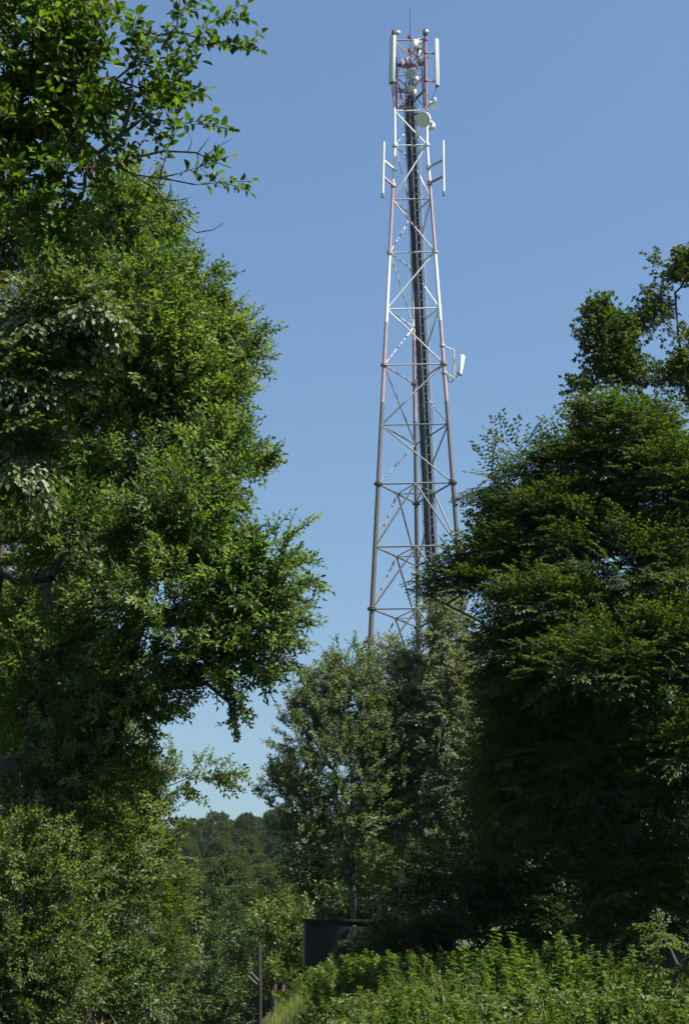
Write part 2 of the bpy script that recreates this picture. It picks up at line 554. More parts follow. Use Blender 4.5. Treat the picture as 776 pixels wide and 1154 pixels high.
# --- two whip masts standing off the legs
def whip(px, py0, py1, leg_k, arms, Y, label):
    mast = tb(MB().poly([P(px[1], py1, Y), P(px[0], py0, Y)], .055, 10), "antenna_mast", PALE2)
    mast["label"] = label
    tb(MB().poly([P(px[1], py1 - 4, Y) , P(px[1], py1 + .6, Y)], .062, 10), "end_cap", UNDER, mast)
    for (ya, yb, mt) in arms:
        a = P(px[0] + (px[1] - px[0]) * (ya - py0) / (py1 - py0), ya, Y)
        q = corner(leg_k, zof(yb))
        m_ = MB().bar(a, q, .075, .085)
        m_.lathe(q - [0, 0, .1], (0, 0, 1), [(0, .12), (.2, .12)], 10)
        tb(m_, "arm", mt, mast)
redm = solid("faded_red_paint", (.40, .16, .17), .5); whm = solid("white_paint", (.72, .73, .72), .5)
whip((432.3, 431.0), 160, 222, 0, [(180.5, 184.5, whm), (199, 203, solid("pink_paint", (.5, .33, .33), .5))], TD - .5, "white pole antenna standing off the left leg")
whip((499, 499.8), 158.5, 220, 1, [(180, 184, solid("grey_paint", (.42, .44, .43), .5)), (198.5, 202, redm)], TD - .5, "white pole antenna standing off the right leg")
# --- lower sector antenna on its stand-off bracket
Yb = TD + .6
pole_t, pole_b = P(511, 393.5, Yb), P(511.5, 428, Yb)
br = tb(MB().poly([pole_b, pole_t], .035, 8), "antenna_mast", GALV)
for py in (394.5, 425.5):
    p = P(511, py, Yb); q = corner(1, p[2]); m_ = MB().bar(p, q, .05, .06); m_.lathe(q - [0, 0, .06], (0, 0, 1), [(0, .13), (.12, .13)], 10)
    tb(m_, "arm", GALV, br)
tb(MB().poly([P(502, 414, Yb), P(503.5, 423, Yb), P(505, 430.5, Yb), P(507.5, 431.5, Yb), P(511, 427, Yb), P(515.5, 423, Yb)], .022, 6), "feeder_cable", CABLE, br)
a, b = P(521.3, 400.5, Yb), P(517.8, 421.5, Yb)
ax2 = a - b; L = np.linalg.norm(ax2); ax2 /= L
f = np.array([.75, -.66, 0]); f -= ax2 * f.dot(ax2); f /= np.linalg.norm(f); sd = np.cross(f, ax2)
sec = tb(MB().box((a + b) / 2, (.24, .12, L), [sd, f, ax2], .03), "panel_antenna", PALE2)
sec["label"] = "small white panel antenna tilted down on the lower right leg"
tb(MB().box(b - ax2 * .03, (.2, .1, .06), [sd, f, ax2], .02), "end_cap", UNDER, sec)
m_ = MB().bar(a - ax2 * .15 - f * .06, P(511, 404, Yb), .03, .03)
m_.bar(P(511, 404, Yb), P(514.5, 405, Yb - .1), .02, .02)
tb(m_, "tilt_bracket", GALV, sec)
tb(MB().bar(b + ax2 * .1 - f * .06, P(511.4, 422.5, Yb), .05, .05), "tilt_bracket", GALV, sec)

# feeder cables strapped to the legs in the head
for k, dx in ((0, .09), (1, -.10), (1, -.16), (0, .14)):
    zt, zb_ = zof(52 + 14 * random.random()), zof(116)
    tb(MB().poly([corner(k, z) + np.array([dx + .025 * math.sin(z * 2.1 + dx * 30), -.05, 0]) for z in np.linspace(zb_, zt, 14)], .026, 6), "feeder_cable", CABLE)
for (q0, q1) in (((470, 54), (464, 72)), ((471, 54), (466, 95)), ((465, 88), (462, 112)), ((449, 95), (452, 112)), ((482, 60), (466, 76))):
    p0_, p1_ = P(*q0, TD + .5), P(*q1, TD + .95)
    tb(MB().poly([p0_ + (p1_ - p0_) * t + np.array([.05 * math.sin(t * 5), 0, -.14 * math.sin(t * 3.14)]) for t in np.linspace(0, 1, 9)], .022, 6), "feeder_cable", CABLE)
for px, py in ((452, 71), (458, 69), (474, 70), (480, 62)):
    p_ = P(px, py, TD + .5)
    tb(MB().box(p_, (.16, .14, .34), None, .02), "junction_box", UNDER)
# ------------------------------------------------------------------ foliage: sprays of leaves set along twigs
def unit(v):
    v = np.asarray(v, float); return v / (np.linalg.norm(v, axis=-1, keepdims=True) + 1e-12)


class Spray:
    """A twig with its leaves: leaf vertices (n, k, 3) and twig segments."""
    def __init__(s, k):
        s.k = k; s.leaf = []; s.seg = []

    def add_leaf(s, base, d, nrm, L, W, curl=.15, fold=.25):
        d = unit(d); n = np.asarray(nrm, float); n = n - d * n.dot(d); n = unit(n); w = np.cross(n, d)
        b = np.asarray(base, float)
        if s.k == 4:        # folded rhomb
            s.leaf.append([b, b + d * L * .45 + w * W * .5 + n * W * fold, b + d * L - n * L * curl, b + d * L * .45 - w * W * .5 + n * W * fold])
        else:               # six-point oval with a short stalk
            b = b + d * L * .12
            s.leaf.append([b, b + d * L * .28 + w * W * .46 + n * W * fold, b + d * L * .66 + w * W * .40 + n * (W * fold - L * curl * .4),
                           b + d * L - n * L * curl, b + d * L * .66 - w * W * .40 + n * (W * fold - L * curl * .4), b + d * L * .28 - w * W * .46 + n * W * fold])

    def done(s):
        s.leaf = np.array(s.leaf, np.float32); s.seg = np.array(s.seg, np.float32).reshape(-1, 2, 3); return s


def axis_pts(L, droop, n=8, wob=.03, rg=random):
    pts = []; y = 0; z = 0
    for i in range(n + 1):
        t = i / n
        pts.append(np.array([L * t, y, -droop * L * t * t + z])); y += rg.uniform(-wob, wob) * L; z += rg.uniform(-wob, wob) * L * .5
    return pts


def along(pts, t):
    f = t * (len(pts) - 1); i = min(int(f), len(pts) - 2); u = f - i
    return pts[i] * (1 - u) + pts[i + 1] * u, unit(pts[i + 1] - pts[i])


def spray_fan(ll, k=4, asp=.55, droop=.12, ang=50, jit=.35, tw=1.0):
    """flat two-ranked spray (beech, hornbeam, elm); ll = leaf length / spray length"""
    s = Spray(k); ax = axis_pts(1, droop)
    twigs = [(ax, 1.0)]
    t = .12; sd = 1
    while t < .92:
        p, d = along(ax, t); a = R(ang + random.uniform(-10, 10)) * sd
        dd = np.array([d[0] * math.cos(a) - d[1] * math.sin(a), d[0] * math.sin(a) + d[1] * math.cos(a), d[2] + random.uniform(-.15, .15)])
        L = (.55 * (1 - t) + .14) * random.uniform(.75, 1.15) * tw
        q = [p, p + dd * L * .5, p + dd * L + np.array([.12 * L, 0, -droop * L])]
        twigs.append((q, L)); sd = -sd; t += random.uniform(.09, .13)
    for pts, L in twigs:
        for a, b in zip(pts, pts[1:]): s.seg.append((a, b))
        n = max(2, int(L / (ll * .52))); sd = 1
        for i in range(n):
            t = (i + .6) / n; p, d = along(pts, min(t, 1)); a = R(random.uniform(40, 65)) * sd
            dd = np.array([d[0] * math.cos(a) - d[1] * math.sin(a), d[0] * math.sin(a) + d[1] * math.cos(a), d[2] + random.uniform(-jit, jit) * .8])
            nr = np.array([random.uniform(-jit, jit), random.uniform(-jit, jit), 1])
            l = ll * random.uniform(.7, 1.15); s.add_leaf(p, dd, nr, l, l * asp * random.uniform(.85, 1.15)); sd = -sd
        p, d = along(pts, 1); s.add_leaf(p, d, (random.uniform(-.3, .3), 0, 1), ll, ll * asp)
    return s.done()


def spray_shoot(ll, k=4, asp=.42, nside=4, droop=-.08, spread=55, gap=.42):
    """leafy shoots with leaves all round the twig (willow, cherry, sallow)"""
    s = Spray(k); ax = axis_pts(1, droop)
    twigs = [(ax, 1.0)]
    for i in range(nside):
        p, d = along(ax, random.uniform(.15, .75)); dd = unit(d + np.array([0, random.uniform(-.9, .9), random.uniform(-.5, .8)])); L = random.uniform(.25, .55)
        twigs.append(([p, p + dd * L * .5, p + dd * L + np.array([0, 0, -droop * L])], L))
    for pts, L in twigs:
        for a, b in zip(pts, pts[1:]): s.seg.append((a, b))
        n = max(3, int(L / (ll * gap))); ph = random.uniform(0, 6)
        for i in range(n):
            t = (i + 1.0) / n; p, d = along(pts, min(t, 1)); ph += 2.4
            u = unit(np.cross(d, [0.1, .2, 1])); v = np.cross(d, u); sp_ = R(random.uniform(spread - 15, spread + 20))
            if t > .97: sp_ = .15
            rad_ = u * math.cos(ph) + v * math.sin(ph)
            dd = d * math.cos(sp_) + rad_ * math.sin(sp_) + np.array([0, 0, random.uniform(-.35, .15)])
            nr = d * .6 - rad_ * .2 + np.array([random.uniform(-.4, .4), random.uniform(-.4, .4), .9])
            l = ll * random.uniform(.65, 1.15); s.add_leaf(p, dd, nr, l, l * asp * random.uniform(.8, 1.2), random.uniform(.05, .3))
    return s.done()


def spray_tuft(ll, k=4, asp=.6, n=7):
    """short forking twigs that end in rosettes (oak)"""
    s = Spray(k)
    for i in range(n):
        d = unit([random.uniform(.2, 1), random.uniform(-1, 1), random.uniform(-.5, .9)]); L = random.uniform(.5, 1)
        m_ = d * L * .5 + np.array([0, 0, random.uniform(-.06, .08)]); e = d * L
        s.seg += [(np.zeros(3), m_), (m_, e)]
        for c, q in ((m_, 4), (e, 9)):
            for j in range(q):
                v = unit(d * random.uniform(.0, 1.0) + unit(np.array([random.gauss(0, 1) for _ in range(3)])) * .9)
                l = ll * random.uniform(.65, 1.15); s.add_leaf(c + v * l * .1, v, (random.uniform(-.5, .5), random.uniform(-.5, .5), 1), l, l * asp)
    return s.done()


def spray_droop(ll, k=4, asp=.7, n=9):
    """hanging strings (birch)"""
    s = Spray(k); ax = axis_pts(.6, .25)
    for a, b in zip(ax, ax[1:]): s.seg.append((a, b))
    for i in range(n):
        p, d = along(ax, (i + 1) / n); L = random.uniform(.45, 1.2); dy = random.uniform(-.25, .25); dx = random.uniform(0, .3)
        pts = [p, p + np.array([dx * .5, dy * .5, -.25 * L]), p + np.array([dx * .7, dy * .8, -.62 * L]), p + np.array([dx * .7 + random.uniform(-.05, .05), dy * .8, -L])]
        for a, b in zip(pts, pts[1:]): s.seg.append((a, b))
        m_ = max(4, int(L / (ll * .55)))
        for j in range(m_):
            q, dd = along(pts, (j + .7) / m_ if j < m_ - 1 else 1.0)
            v = unit(np.array([random.uniform(-1, 1), random.uniform(-1, 1), random.uniform(-1.2, .1)]))
            l = ll * random.uniform(.7, 1.2); s.add_leaf(q, v, (random.uniform(-1, 1), random.uniform(-1, 1), .7), l, l * asp)
    return s.done()


def spray_needle(ll, k=4):
    """flat drooping conifer spray"""
    s = Spray(k); ax = axis_pts(1, .2)
    for a, b in zip(ax, ax[1:]): s.seg.append((a, b))
    for i in range(26):
        t = (i + 1) / 26; p, d = along(ax, t); sd = 1 if i % 2 else -1
        L = (.38 * (1 - t) + .1); dd = unit([.8, sd * .9, random.uniform(-.35, .05)])
        s.add_leaf(p, dd, (0, random.uniform(-.3, .3), 1), L, ll * .8, .1)
        s.add_leaf(p, unit([.9, sd * .2, random.uniform(-.2, .5)]), (0, .3, 1), ll * 1.3, ll * .4, .1)
    return s.done()


def frames(d, n):
    d = unit(d); n = n - d * (n * d).sum(-1, keepdims=True); n = unit(n); y = np.cross(n, d)
    return np.stack([d, y, n], axis=1)            # rows are the local axes


def place_sprays(templates, org, dirs, nrm, scl):
    """-> leaf vertices (m, k, 3), twig segments (q, 2, 3), their scales"""
    F = frames(dirs, nrm); pick = RNG.integers(0, len(templates), len(org))
    lv, sg, sc = [], [], []
    for i, T in enumerate(templates):
        w = np.where(pick == i)[0]
        if not len(w): continue
        a = np.einsum("lkj,sjc->slkc", T.leaf, F[w]) * scl[w, None, None, None] + org[w, None, None, :]
        lv.append(a.reshape(-1, T.k, 3))
        b = np.einsum("lkj,sjc->slkc", T.seg, F[w]) * scl[w, None, None, None] + org[w, None, None, :]
        sg.append(b.reshape(-1, 2, 3)); sc.append(np.repeat(scl[w], len(T.seg)))
    return np.concatenate(lv), np.concatenate(sg), np.concatenate(sc)


def prisms(seg, r0, r1, n=3):
    """tapered n-sided sticks for (q, 2, 3) segments"""
    a, b = seg[:, 0], seg[:, 1]; d = unit(b - a)
    ref = np.where(np.abs(d[:, 2:3]) < .9, np.array([[0, 0, 1.0]]), np.array([[1.0, 0, 0]]))
    u = unit(np.cross(d, ref)); w = np.cross(d, u)
    ang = np.arange(n) * 2 * np.pi / n
    ring = np.cos(ang)[None, :, None] * u[:, None] + np.sin(ang)[None, :, None] * w[:, None]
    r0 = np.broadcast_to(np.asarray(r0, float), (len(seg),)); r1 = np.broadcast_to(np.asarray(r1, float), (len(seg),))
    v = np.concatenate([a[:, None] + ring * r0[:, None, None], b[:, None] + ring * r1[:, None, None]], 1)
    base = (np.arange(len(seg)) * 2 * n)[:, None]
    f = [np.concatenate([base + k, base + (k + 1) % n, base + n + (k + 1) % n, base + n + k], 1) for k in range(n)]
    return v.reshape(-1, 3), np.concatenate(f)


def leaf_faces(m, k):
    b = (np.arange(m) * k)[:, None]
    if k == 4:
        return [np.concatenate([np.concatenate([b, b + 1, b + 2], 1), np.concatenate([b, b + 2, b + 3], 1)])]
    return [np.concatenate([np.concatenate([b, b + 1, b + 2, b + 3], 1), np.concatenate([b, b + 3, b + 4, b + 5], 1)])]


def noise3(p, f, seed):
    q = p * f + seed * 7.31
    return (np.sin(q[:, 0] * 1.0 + 1.7 * np.sin(q[:, 2] * .8)) + np.sin(q[:, 1] * 1.1 + 1.3 * np.sin(q[:, 0] * .9 + 2)) + np.sin(q[:, 2] * 1.2 + 1.5 * np.sin(q[:, 1] * .7 + 4))) / 3


def sample_lobes(lobes, dens, gap, gapf, seed, shell=.45, inset=0.0):
    """lobes: rows of centre, radii.  Points thick towards the surface, with noise gaps."""
    out, who = [], []
    for i, (c, r, w) in enumerate(lobes):
        n = int(dens * w * (r[0] * r[1] * r[2]) ** (2 / 3))
        u = unit(RNG.normal(size=(n, 3))); rad = shell + (1 - shell) * RNG.random(n) ** .6
        p = np.array(c) + u * rad[:, None] * np.maximum(np.array(r) - inset, np.array(r) * .35)
        out.append(p); who.append(np.full(n, i))
    p = np.concatenate(out); who = np.concatenate(who)
    nz = noise3(p, gapf, seed); keep = nz > min(gap, np.quantile(nz, .3))
    return p[keep], who[keep]


def grow(trunk, limbs, tips, pull=.35):
    """Join every tip to the nearest branch: nodes, parent indices."""
    order = np.argsort(np.linalg.norm(tips - trunk[0], axis=1)); tips = tips[order]
    M = len(trunk) + sum(len(l) for l in limbs) + 2 * len(tips) + 4
    pos = np.zeros((M, 3)); par = np.full(M, -1); path = np.zeros(M); n = 0
    for i, p in enumerate(trunk):
        pos[n] = p; par[n] = n - 1; path[n] = 0 if i == 0 else path[n - 1] + np.linalg.norm(p - pos[n - 1]); n += 1
    for l in limbs:
        cur = int(np.argmin(np.linalg.norm(pos[:n] - l[0], axis=1)))
        for p in l[1:]:
            pos[n] = p; par[n] = cur; path[n] = path[cur] + np.linalg.norm(p - pos[cur]); cur = n; n += 1
    ends = np.zeros(len(tips), int)
    for i, t in enumerate(tips):
        v = t - pos[:n]; dist = np.linalg.norm(v, axis=1)
        j = int(np.argmin(dist + pull * path[:n]))
        d = dist[j]
        if d > .25:
            m_ = (pos[j] + t) / 2 + RNG.normal(size=3) * d * .07 + np.array([0, 0, .06 * d])
            pos[n] = m_; par[n] = j; path[n] = path[j] + d * .5; j = n; n += 1
        pos[n] = t; par[n] = j; path[n] = path[j] + d * .55; ends[i] = n; n += 1
    return pos[:n], par[:n], ends, order


def make_tree(name, label, cat, base, trunk, lobes, templates, leafm, bark, r_trunk, scl=(.5, .8), dens=60, gap=-.35, gapf=1.4, seed=1,
              mode="fan", up=.25, out=1.0, group=None, shell=.45, pull=.35, limbs=(), twig_r=.004, extra=None, inset=.85, crown_name="crown"):
    base = np.asarray(base, float)
    trunk = [np.asarray(p, float) for p in trunk]
    pts, who = sample_lobes(lobes, dens, gap, gapf, seed, shell, inset * (scl[0] + scl[1]) / 2)
    if extra is not None: pts = np.concatenate([pts, extra]); who = np.concatenate([who, np.full(len(extra), -1)])
    limb_l = [[np.asarray(q, float) for q in l] for l in limbs]
    pos, par, ends, order = grow(trunk, limb_l, pts, pull)
    pts = pts[order]; who = who[order]
    n = len(pos); cnt = np.zeros(n)
    cnt[ends] += 1
    for i in range(n - 1, 0, -1):
        if par[i] >= 0: cnt[par[i]] += cnt[i]
    tot = max(cnt[0], 1)
    rad = np.maximum(r_trunk * (np.maximum(cnt, .3) / tot) ** .62, twig_r * 1.6)
    for i in range(len(trunk)):
        rad[i] = max(rad[i], r_trunk * (1 - .8 * i / max(1, len(trunk) - 1)) * .6)
    rad[0] = r_trunk * 1.25
    idx = np.where(par >= 0)[0]
    seg = np.stack([pos[par[idx]], pos[idx]], 1)
    r1 = rad[idx]; rp = rad[par[idx]]; r0 = np.where(r1 > .4 * rp, rp, np.minimum(rp, r1 * 1.6))
    big = r1 > r_trunk * .18
    # directions of the sprays
    d_in = unit(pts - pos[par[ends]])
    cen = np.array([lobes[w][0] if w >= 0 else pts[i] - d_in[i] for i, w in enumerate(who)])
    rr = np.array([lobes[w][1] if w >= 0 else (1, 1, 1) for w in who])
    d_out = unit((pts - cen) / rr)
    rnd = RNG.normal(size=pts.shape)
    d = unit(d_in * .6 + d_out * out + rnd * .35 + np.array([0, 0, up]))
    if mode == "fan":
        d[:, 2] = np.clip(d[:, 2], -.35, .45); nrm = np.array([0, 0, 1.0]) + RNG.normal(size=pts.shape) * .28 + d_out * .25
    elif mode == "droop":
        d[:, 2] = RNG.uniform(-.15, .25, len(d)); nrm = np.tile([0, 0, 1.0], (len(pts), 1))
    else:
        nrm = np.array([0, 0, .6]) + RNG.normal(size=pts.shape) * .6
    s = RNG.uniform(scl[0], scl[1], len(pts))
    lv, sg, sc = place_sprays(templates, pts, d, nrm, s)
    k = lv.shape[1]
    root = thing(name, label, cat, base, group)
    va, fa = prisms(seg[big], r0[big], r1[big], 9)
    vb, fb = prisms(seg[~big], r0[~big], r1[~big], 4)
    vc, fc = prisms(sg, twig_r, twig_r * .6, 3)
    tv = np.concatenate([va, vb, vc]) - base
    tme = mesh_np("trunk", tv, [np.concatenate([fa, fb + len(va), fc + len(va) + len(vb)])], [bark])
    put(bpy.data.objects.new("trunk", tme), root)
    cme = mesh_np(crown_name, lv.reshape(-1, 3) - base, leaf_faces(len(lv), k), [leafm])
    put(bpy.data.objects.new(crown_name, cme), root)
    print("tree", name, "sprays", len(pts), "leaves", len(lv))
    return root


def L_(px, py, Y, rx, ry, depth=1.0, w=1.0):
    """A crown lobe measured in the photograph: centre pixel, distance, pixel radii; depth as a share of its width."""
    c, t = sight(px, py, Y)
    return (c, (rx * t, rx * t * depth, ry * t * 1.04), w)


def stem(px, Y, pts, zbase=None):
    """trunk polyline from the ground through photo points (px, py, Y)"""
    x = P(px, 1000, Y)[0]
    z = float(height(x, Y)) - .15 if zbase is None else zbase
    return np.array([x, Y, z]), [np.array([x, Y, z])] + [P(*p) for p in pts]


def densify(poly, step_=.7):
    out_ = [poly[0]]
    for a, b in zip(poly, poly[1:]):
        n = max(1, int(np.linalg.norm(b - a) / step_))
        for i in range(1, n + 1):
            q = a + (b - a) * i / n
            if i < n: q = q + RNG.normal(size=3) * .03 * step_
            out_.append(q)
    return out_
# ------------------------------------------------------------------ foliage materials
LM_NEAR = leaf_mat("leaf_alder", (.022, .05, .006), (.045, .092, .010), (.08, .14, .014), trans=.48, patch=.8)
LM_SALLOW = leaf_mat("leaf_sallow", (.042, .086, .016), (.074, .138, .026), (.122, .195, .05), trans=.43)
LM_LIME = leaf_mat("leaf_pale_glossy", (.035, .065, .014), (.065, .105, .025), (.11, .15, .05), back=(.10, .145, .06), trans=.32, rough=.45, spec=.36)
LM_HEDGE = leaf_mat("leaf_hedge", (.04, .075, .014), (.07, .115, .022), (.115, .165, .04), trans=.4)
LM_FIELD = leaf_mat("leaf_yellow_green", (.045, .078, .008), (.075, .12, .012), (.115, .165, .02), trans=.42)
LM_WILLOW = leaf_mat("leaf_grey_willow", (.038, .070, .022), (.066, .105, .035), (.10, .145, .058), trans=.32)
LM_FIELD2 = leaf_mat("leaf_dogwood", (.034, .07, .012), (.058, .11, .02), (.095, .155, .036), trans=.38)
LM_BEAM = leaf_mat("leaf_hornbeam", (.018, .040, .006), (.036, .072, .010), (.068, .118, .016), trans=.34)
LM_OAK = leaf_mat("leaf_oak", (.03, .06, .010), (.055, .095, .016), (.09, .14, .025), trans=.34)
LM_POPLAR = leaf_mat("leaf_poplar", (.055, .095, .036), (.095, .148, .058), (.145, .20, .09), back=(.12, .165, .09), trans=.38, rough=.45)
LM_BIRCH = leaf_mat("leaf_birch", (.07, .10, .045), (.115, .15, .07), (.165, .20, .11), trans=.4)
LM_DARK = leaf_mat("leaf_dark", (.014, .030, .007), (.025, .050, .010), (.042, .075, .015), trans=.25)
LM_FAR = leaf_mat("leaf_far_wood", (.022, .048, .009), (.042, .080, .015), (.072, .118, .026), trans=.28, patch=.12)
LM_CONIF = leaf_mat("needles", (.014, .030, .012), (.022, .045, .017), (.035, .062, .024), trans=.12)
LM_SHRUB = leaf_mat("leaf_light_shrub", (.05, .085, .015), (.085, .13, .025), (.13, .18, .045), trans=.38)

T_NEAR = [spray_shoot(.185, 6, .60, 3, .06, 60, .36) for _ in range(6)]
T_SALLOW = [spray_shoot(.13, 4, .46, 5, -.06, 52, .36) for _ in range(6)]
T_LIME = [spray_fan(.135, 4, .72, .25, 50, .7) for _ in range(5)]
T_FINE = [spray_shoot(.095, 4, .55, 6, .0, 58, .36) for _ in range(6)]
T_HEDGE = [spray_shoot(.14, 4, .6, 5, .05, 60, .36) for _ in range(5)]
T_BEAM = [spray_fan(.095, 4, .55, .10, 48, .35) for _ in range(6)]
T_OAK = [spray_tuft(.20, 4, .6, 8) for _ in range(6)]
T_POPLAR = [spray_shoot(.14, 4, .72, 5, -.1, 60, .42) for _ in range(5)]
T_BIRCH = [spray_shoot(.105, 4, .68, 7, .38, 62, .40) for _ in range(4)] + [spray_droop(.085, 4, .7, 7) for _ in range(1)]
T_FAR = [spray_tuft(.27, 4, .75, 8) for _ in range(5)]
T_WILLOW = [spray_shoot(.16, 4, .24, 5, .1, 40, .3) for _ in range(5)]
T_CON = [spray_needle(.06) for _ in range(3)]

# ------------------------------------------------------------------ the overhanging tree at the upper left, close by
Y = 8.5
b0 = np.array([-3.6, 9.2, float(height(-3.6, 9.2)) - .1])
tr = densify([b0, np.array([-3.5, 9.1, 2.2]), P(-230, 420, 9), P(-190, 150, 8.9), P(-150, -120, 8.8)])
lim = [densify([P(-190, 250, 8.9), P(-90, 120, 8.7), P(10, 20, Y), P(120, -30, Y)], .4),
       densify([P(-195, 300, 8.9), P(-80, 230, 8.7), P(40, 150, Y), P(130, 90, Y), P(190, 110, Y)], .35),
       densify([P(-190, 230, 8.9), P(-60, 160, Y), P(60, 135, Y), P(110, 175, Y), P(150, 197, 8.3)], .35)]
lobes = [L_(20, 60, Y, 120, 110, .8, 1.0), L_(-20, 190, Y, 75, 95, .8, .9), L_(105, 55, Y, 55, 75, .8, 1.0), L_(60, 150, Y, 75, 60, .8, .8),
         L_(150, 95, 8.3, 45, 45, .8, .9), L_(165, 15, 8.3, 38, 25, .9, .7), L_(105, 195, 8.3, 40, 22, .9, .9), L_(25, 245, Y, 80, 55, .8, 1), L_(-10, 120, Y, 60, 120, .8, 1), L_(80, 100, Y, 70, 80, .8, .8), L_(-120, 60, 8.8, 110, 150, .8, .6), L_(-70, -80, 8.6, 200, 60, .8, .6)]
ex = np.array([P(q[0] - 22, q[1], q[2]) for q in [(222, 20, 8.3), (236, 38, 8.3), (250, 44, 8.3), (225, 4, 8.3), (205, 110, 8.2), (210, 128, 8.2), (196, 122, 8.2), (215, 138, 8.2), (185, 132, 8.2),
                               (206, 186, 8.2), (222, 196, 8.2), (242, 208, 8.2), (200, 40, 8.3), (176, 30, 8.3), (205, 75, 8.3), (180, 60, 8.3), (215, 95, 8.2)]])
make_tree("broadleaf_tree", "overhanging near tree with large oval leaves in the upper left corner", "tree", b0, tr, lobes, T_NEAR, LM_NEAR, BARK,
          .10, (.24, .38), 360, -.08, 3.2, 3, "shoot", .0, .7, shell=.1, limbs=lim, twig_r=.0028, extra=ex, pull=.2)
# bare twigs hanging out of it
tw = MB()
def twig(pts, r=.006):
    q = [P(*p) for p in pts]
    tw.poly(q, [r * (1 - .7 * i / (len(q) - 1)) for i in range(len(q))], 5)
twig([(150, 197, 8.3), (175, 212, 8.2), (188, 226, 8.2), (200, 248, 8.15), (222, 262, 8.1), (240, 259, 8.1), (252, 251, 8.1)], .008)
twig([(188, 226, 8.2), (192, 215, 8.2), (193, 204, 8.2)]); twig([(188, 226, 8.2), (205, 225, 8.15), (216, 222, 8.1)], .004); twig([(200, 241, 8.15), (212, 234, 8.1)], .004)
twig([(150, 178, 8.3), (185, 170, 8.2), (222, 172, 8.2), (236, 180, 8.2), (260, 189, 8.2)], .008)
twig([(230, 177, 8.2), (243, 167, 8.2), (262, 156, 8.2)], .004); twig([(212, 171, 8.2), (216, 160, 8.2), (213, 148, 8.2)], .003); twig([(224, 171, 8.2), (236, 155, 8.2)], .004)
twig([(222, 172, 8.2), (225, 188, 8.2), (250, 213, 8.2)], .004)
bt = tw.build("bare_twig", BARK_GREY, None, True, b0)
bt.parent = [o for o in bpy.data.objects if o.name == "broadleaf_tree"][0]

# ------------------------------------------------------------------ the tall left-hand trees
b, t0 = stem(20, 19, [(40, 900, 19), (60, 640, 19), (90, 470, 19), (110, 330, 19)])
lobes = [L_(110, 330, 19, 85, 90), L_(60, 290, 19.5, 80, 80), L_(190, 350, 18.5, 80, 70), L_(235, 400, 18.5, 48, 65, 1, 1.2), L_(150, 380, 17.5, 90, 110), L_(170, 440, 18, 100, 70), L_(90, 470, 18.5, 110, 80),
         L_(215, 480, 18, 58, 55), L_(150, 265, 19, 64, 64), L_(185, 300, 19, 48, 50), L_(240, 455, 18, 44, 45), L_(245, 520, 17, 52, 42), L_(10, 285, 19.5, 75, 65), L_(-30, 260, 20, 70, 60), L_(140, 550, 18, 110, 60, 1, .8), L_(30, 560, 18.5, 80, 70, 1, .8), L_(275, 395, 18.4, 16, 20, 1, 1), L_(250, 345, 18.4, 22, 25, 1, .8), L_(-60, 400, 20, 90, 170, 1, .5)]
make_tree("sallow_tree", "tallest sunlit tree on the left with fresh green shoots reaching towards the sky gap", "tree", b, densify(t0), lobes, T_SALLOW, LM_SALLOW, BARK, .16,
          (.38, .62), 300, -.30, 1.9, 5, "shoot", .25, .9, limbs=[densify([t0[2], P(110, 560, 18.5), P(200, 500, 18)])])

b, t0 = stem(-40, 16, [(-45, 900, 16), (-20, 760, 16), (0, 640, 16), (10, 560, 16.2)])
lm1 = densify([P(-10, 690, 16), P(20, 655, 15.8), P(60, 650, 15.5), P(110, 690, 15.2), P(170, 740, 15)], .4)
lm2 = densify([P(-10, 690, 16), P(30, 672, 15.7), P(90, 640, 15.4), P(180, 620, 15), P(280, 640, 15)], .4)
lobes = [L_(90, 610, 15.5, 100, 55, 1, .9), L_(200, 600, 15, 80, 55), L_(245, 660, 15, 72, 60), L_(290, 665, 15, 40, 60, 1, .9), L_(180, 690, 15, 100, 55, 1, .9), L_(260, 730, 15, 50, 40, 1, .8), L_(150, 780, 15.3, 85, 45, 1, .8), L_(50, 730, 15.5, 80, 45, 1, .7), L_(40, 800, 15.5, 70, 50, 1, .7), L_(130, 830, 15.5, 50, 30, 1, .6),
         L_(215, 575, 15, 62, 38), L_(312, 640, 15, 20, 34, 1, .9), L_(262, 775, 15, 24, 28, 1, .9), L_(225, 745, 15, 50, 42), L_(290, 715, 15, 40, 48), L_(-60, 650, 16, 70, 120, 1, .5)]
ex = np.array([P(*q, 15) for q in [(308, 612), (306, 634), (312, 658), (300, 690), (280, 740), (262, 775), (256, 790), (286, 610), (272, 575), (280, 585), (268, 760), (290, 720)]])
make_tree("sallow_tree", "left tree with dark arching limbs and drooping shoots over the hedge", "tree", b, densify(t0), lobes, T_SALLOW, LM_SALLOW, BARK, .17,
          (.34, .55), 330, -.30, 2.3, 8, "shoot", -.12, .8, limbs=[lm1, lm2], extra=ex, pull=.25)

b, t0 = stem(-70, 14, [(-70, 800, 14), (-40, 520, 14), (10, 400, 14)])
lobes = [L_(60, 360, 14, 60, 55), L_(15, 330, 14, 55, 55), L_(100, 345, 13.8, 40, 30), L_(30, 430, 14, 60, 45), L_(10, 510, 14, 45, 70), L_(-60, 420, 14, 60, 120, 1, .5)]
make_tree("lime_tree", "left tree with pale glossy leaves glinting at the picture edge", "tree", b, densify(t0), lobes, T_LIME, LM_LIME, BARK_GREY, .12,
          (.36, .55), 300, -.15, 2.2, 12, "fan", -.15, .8)

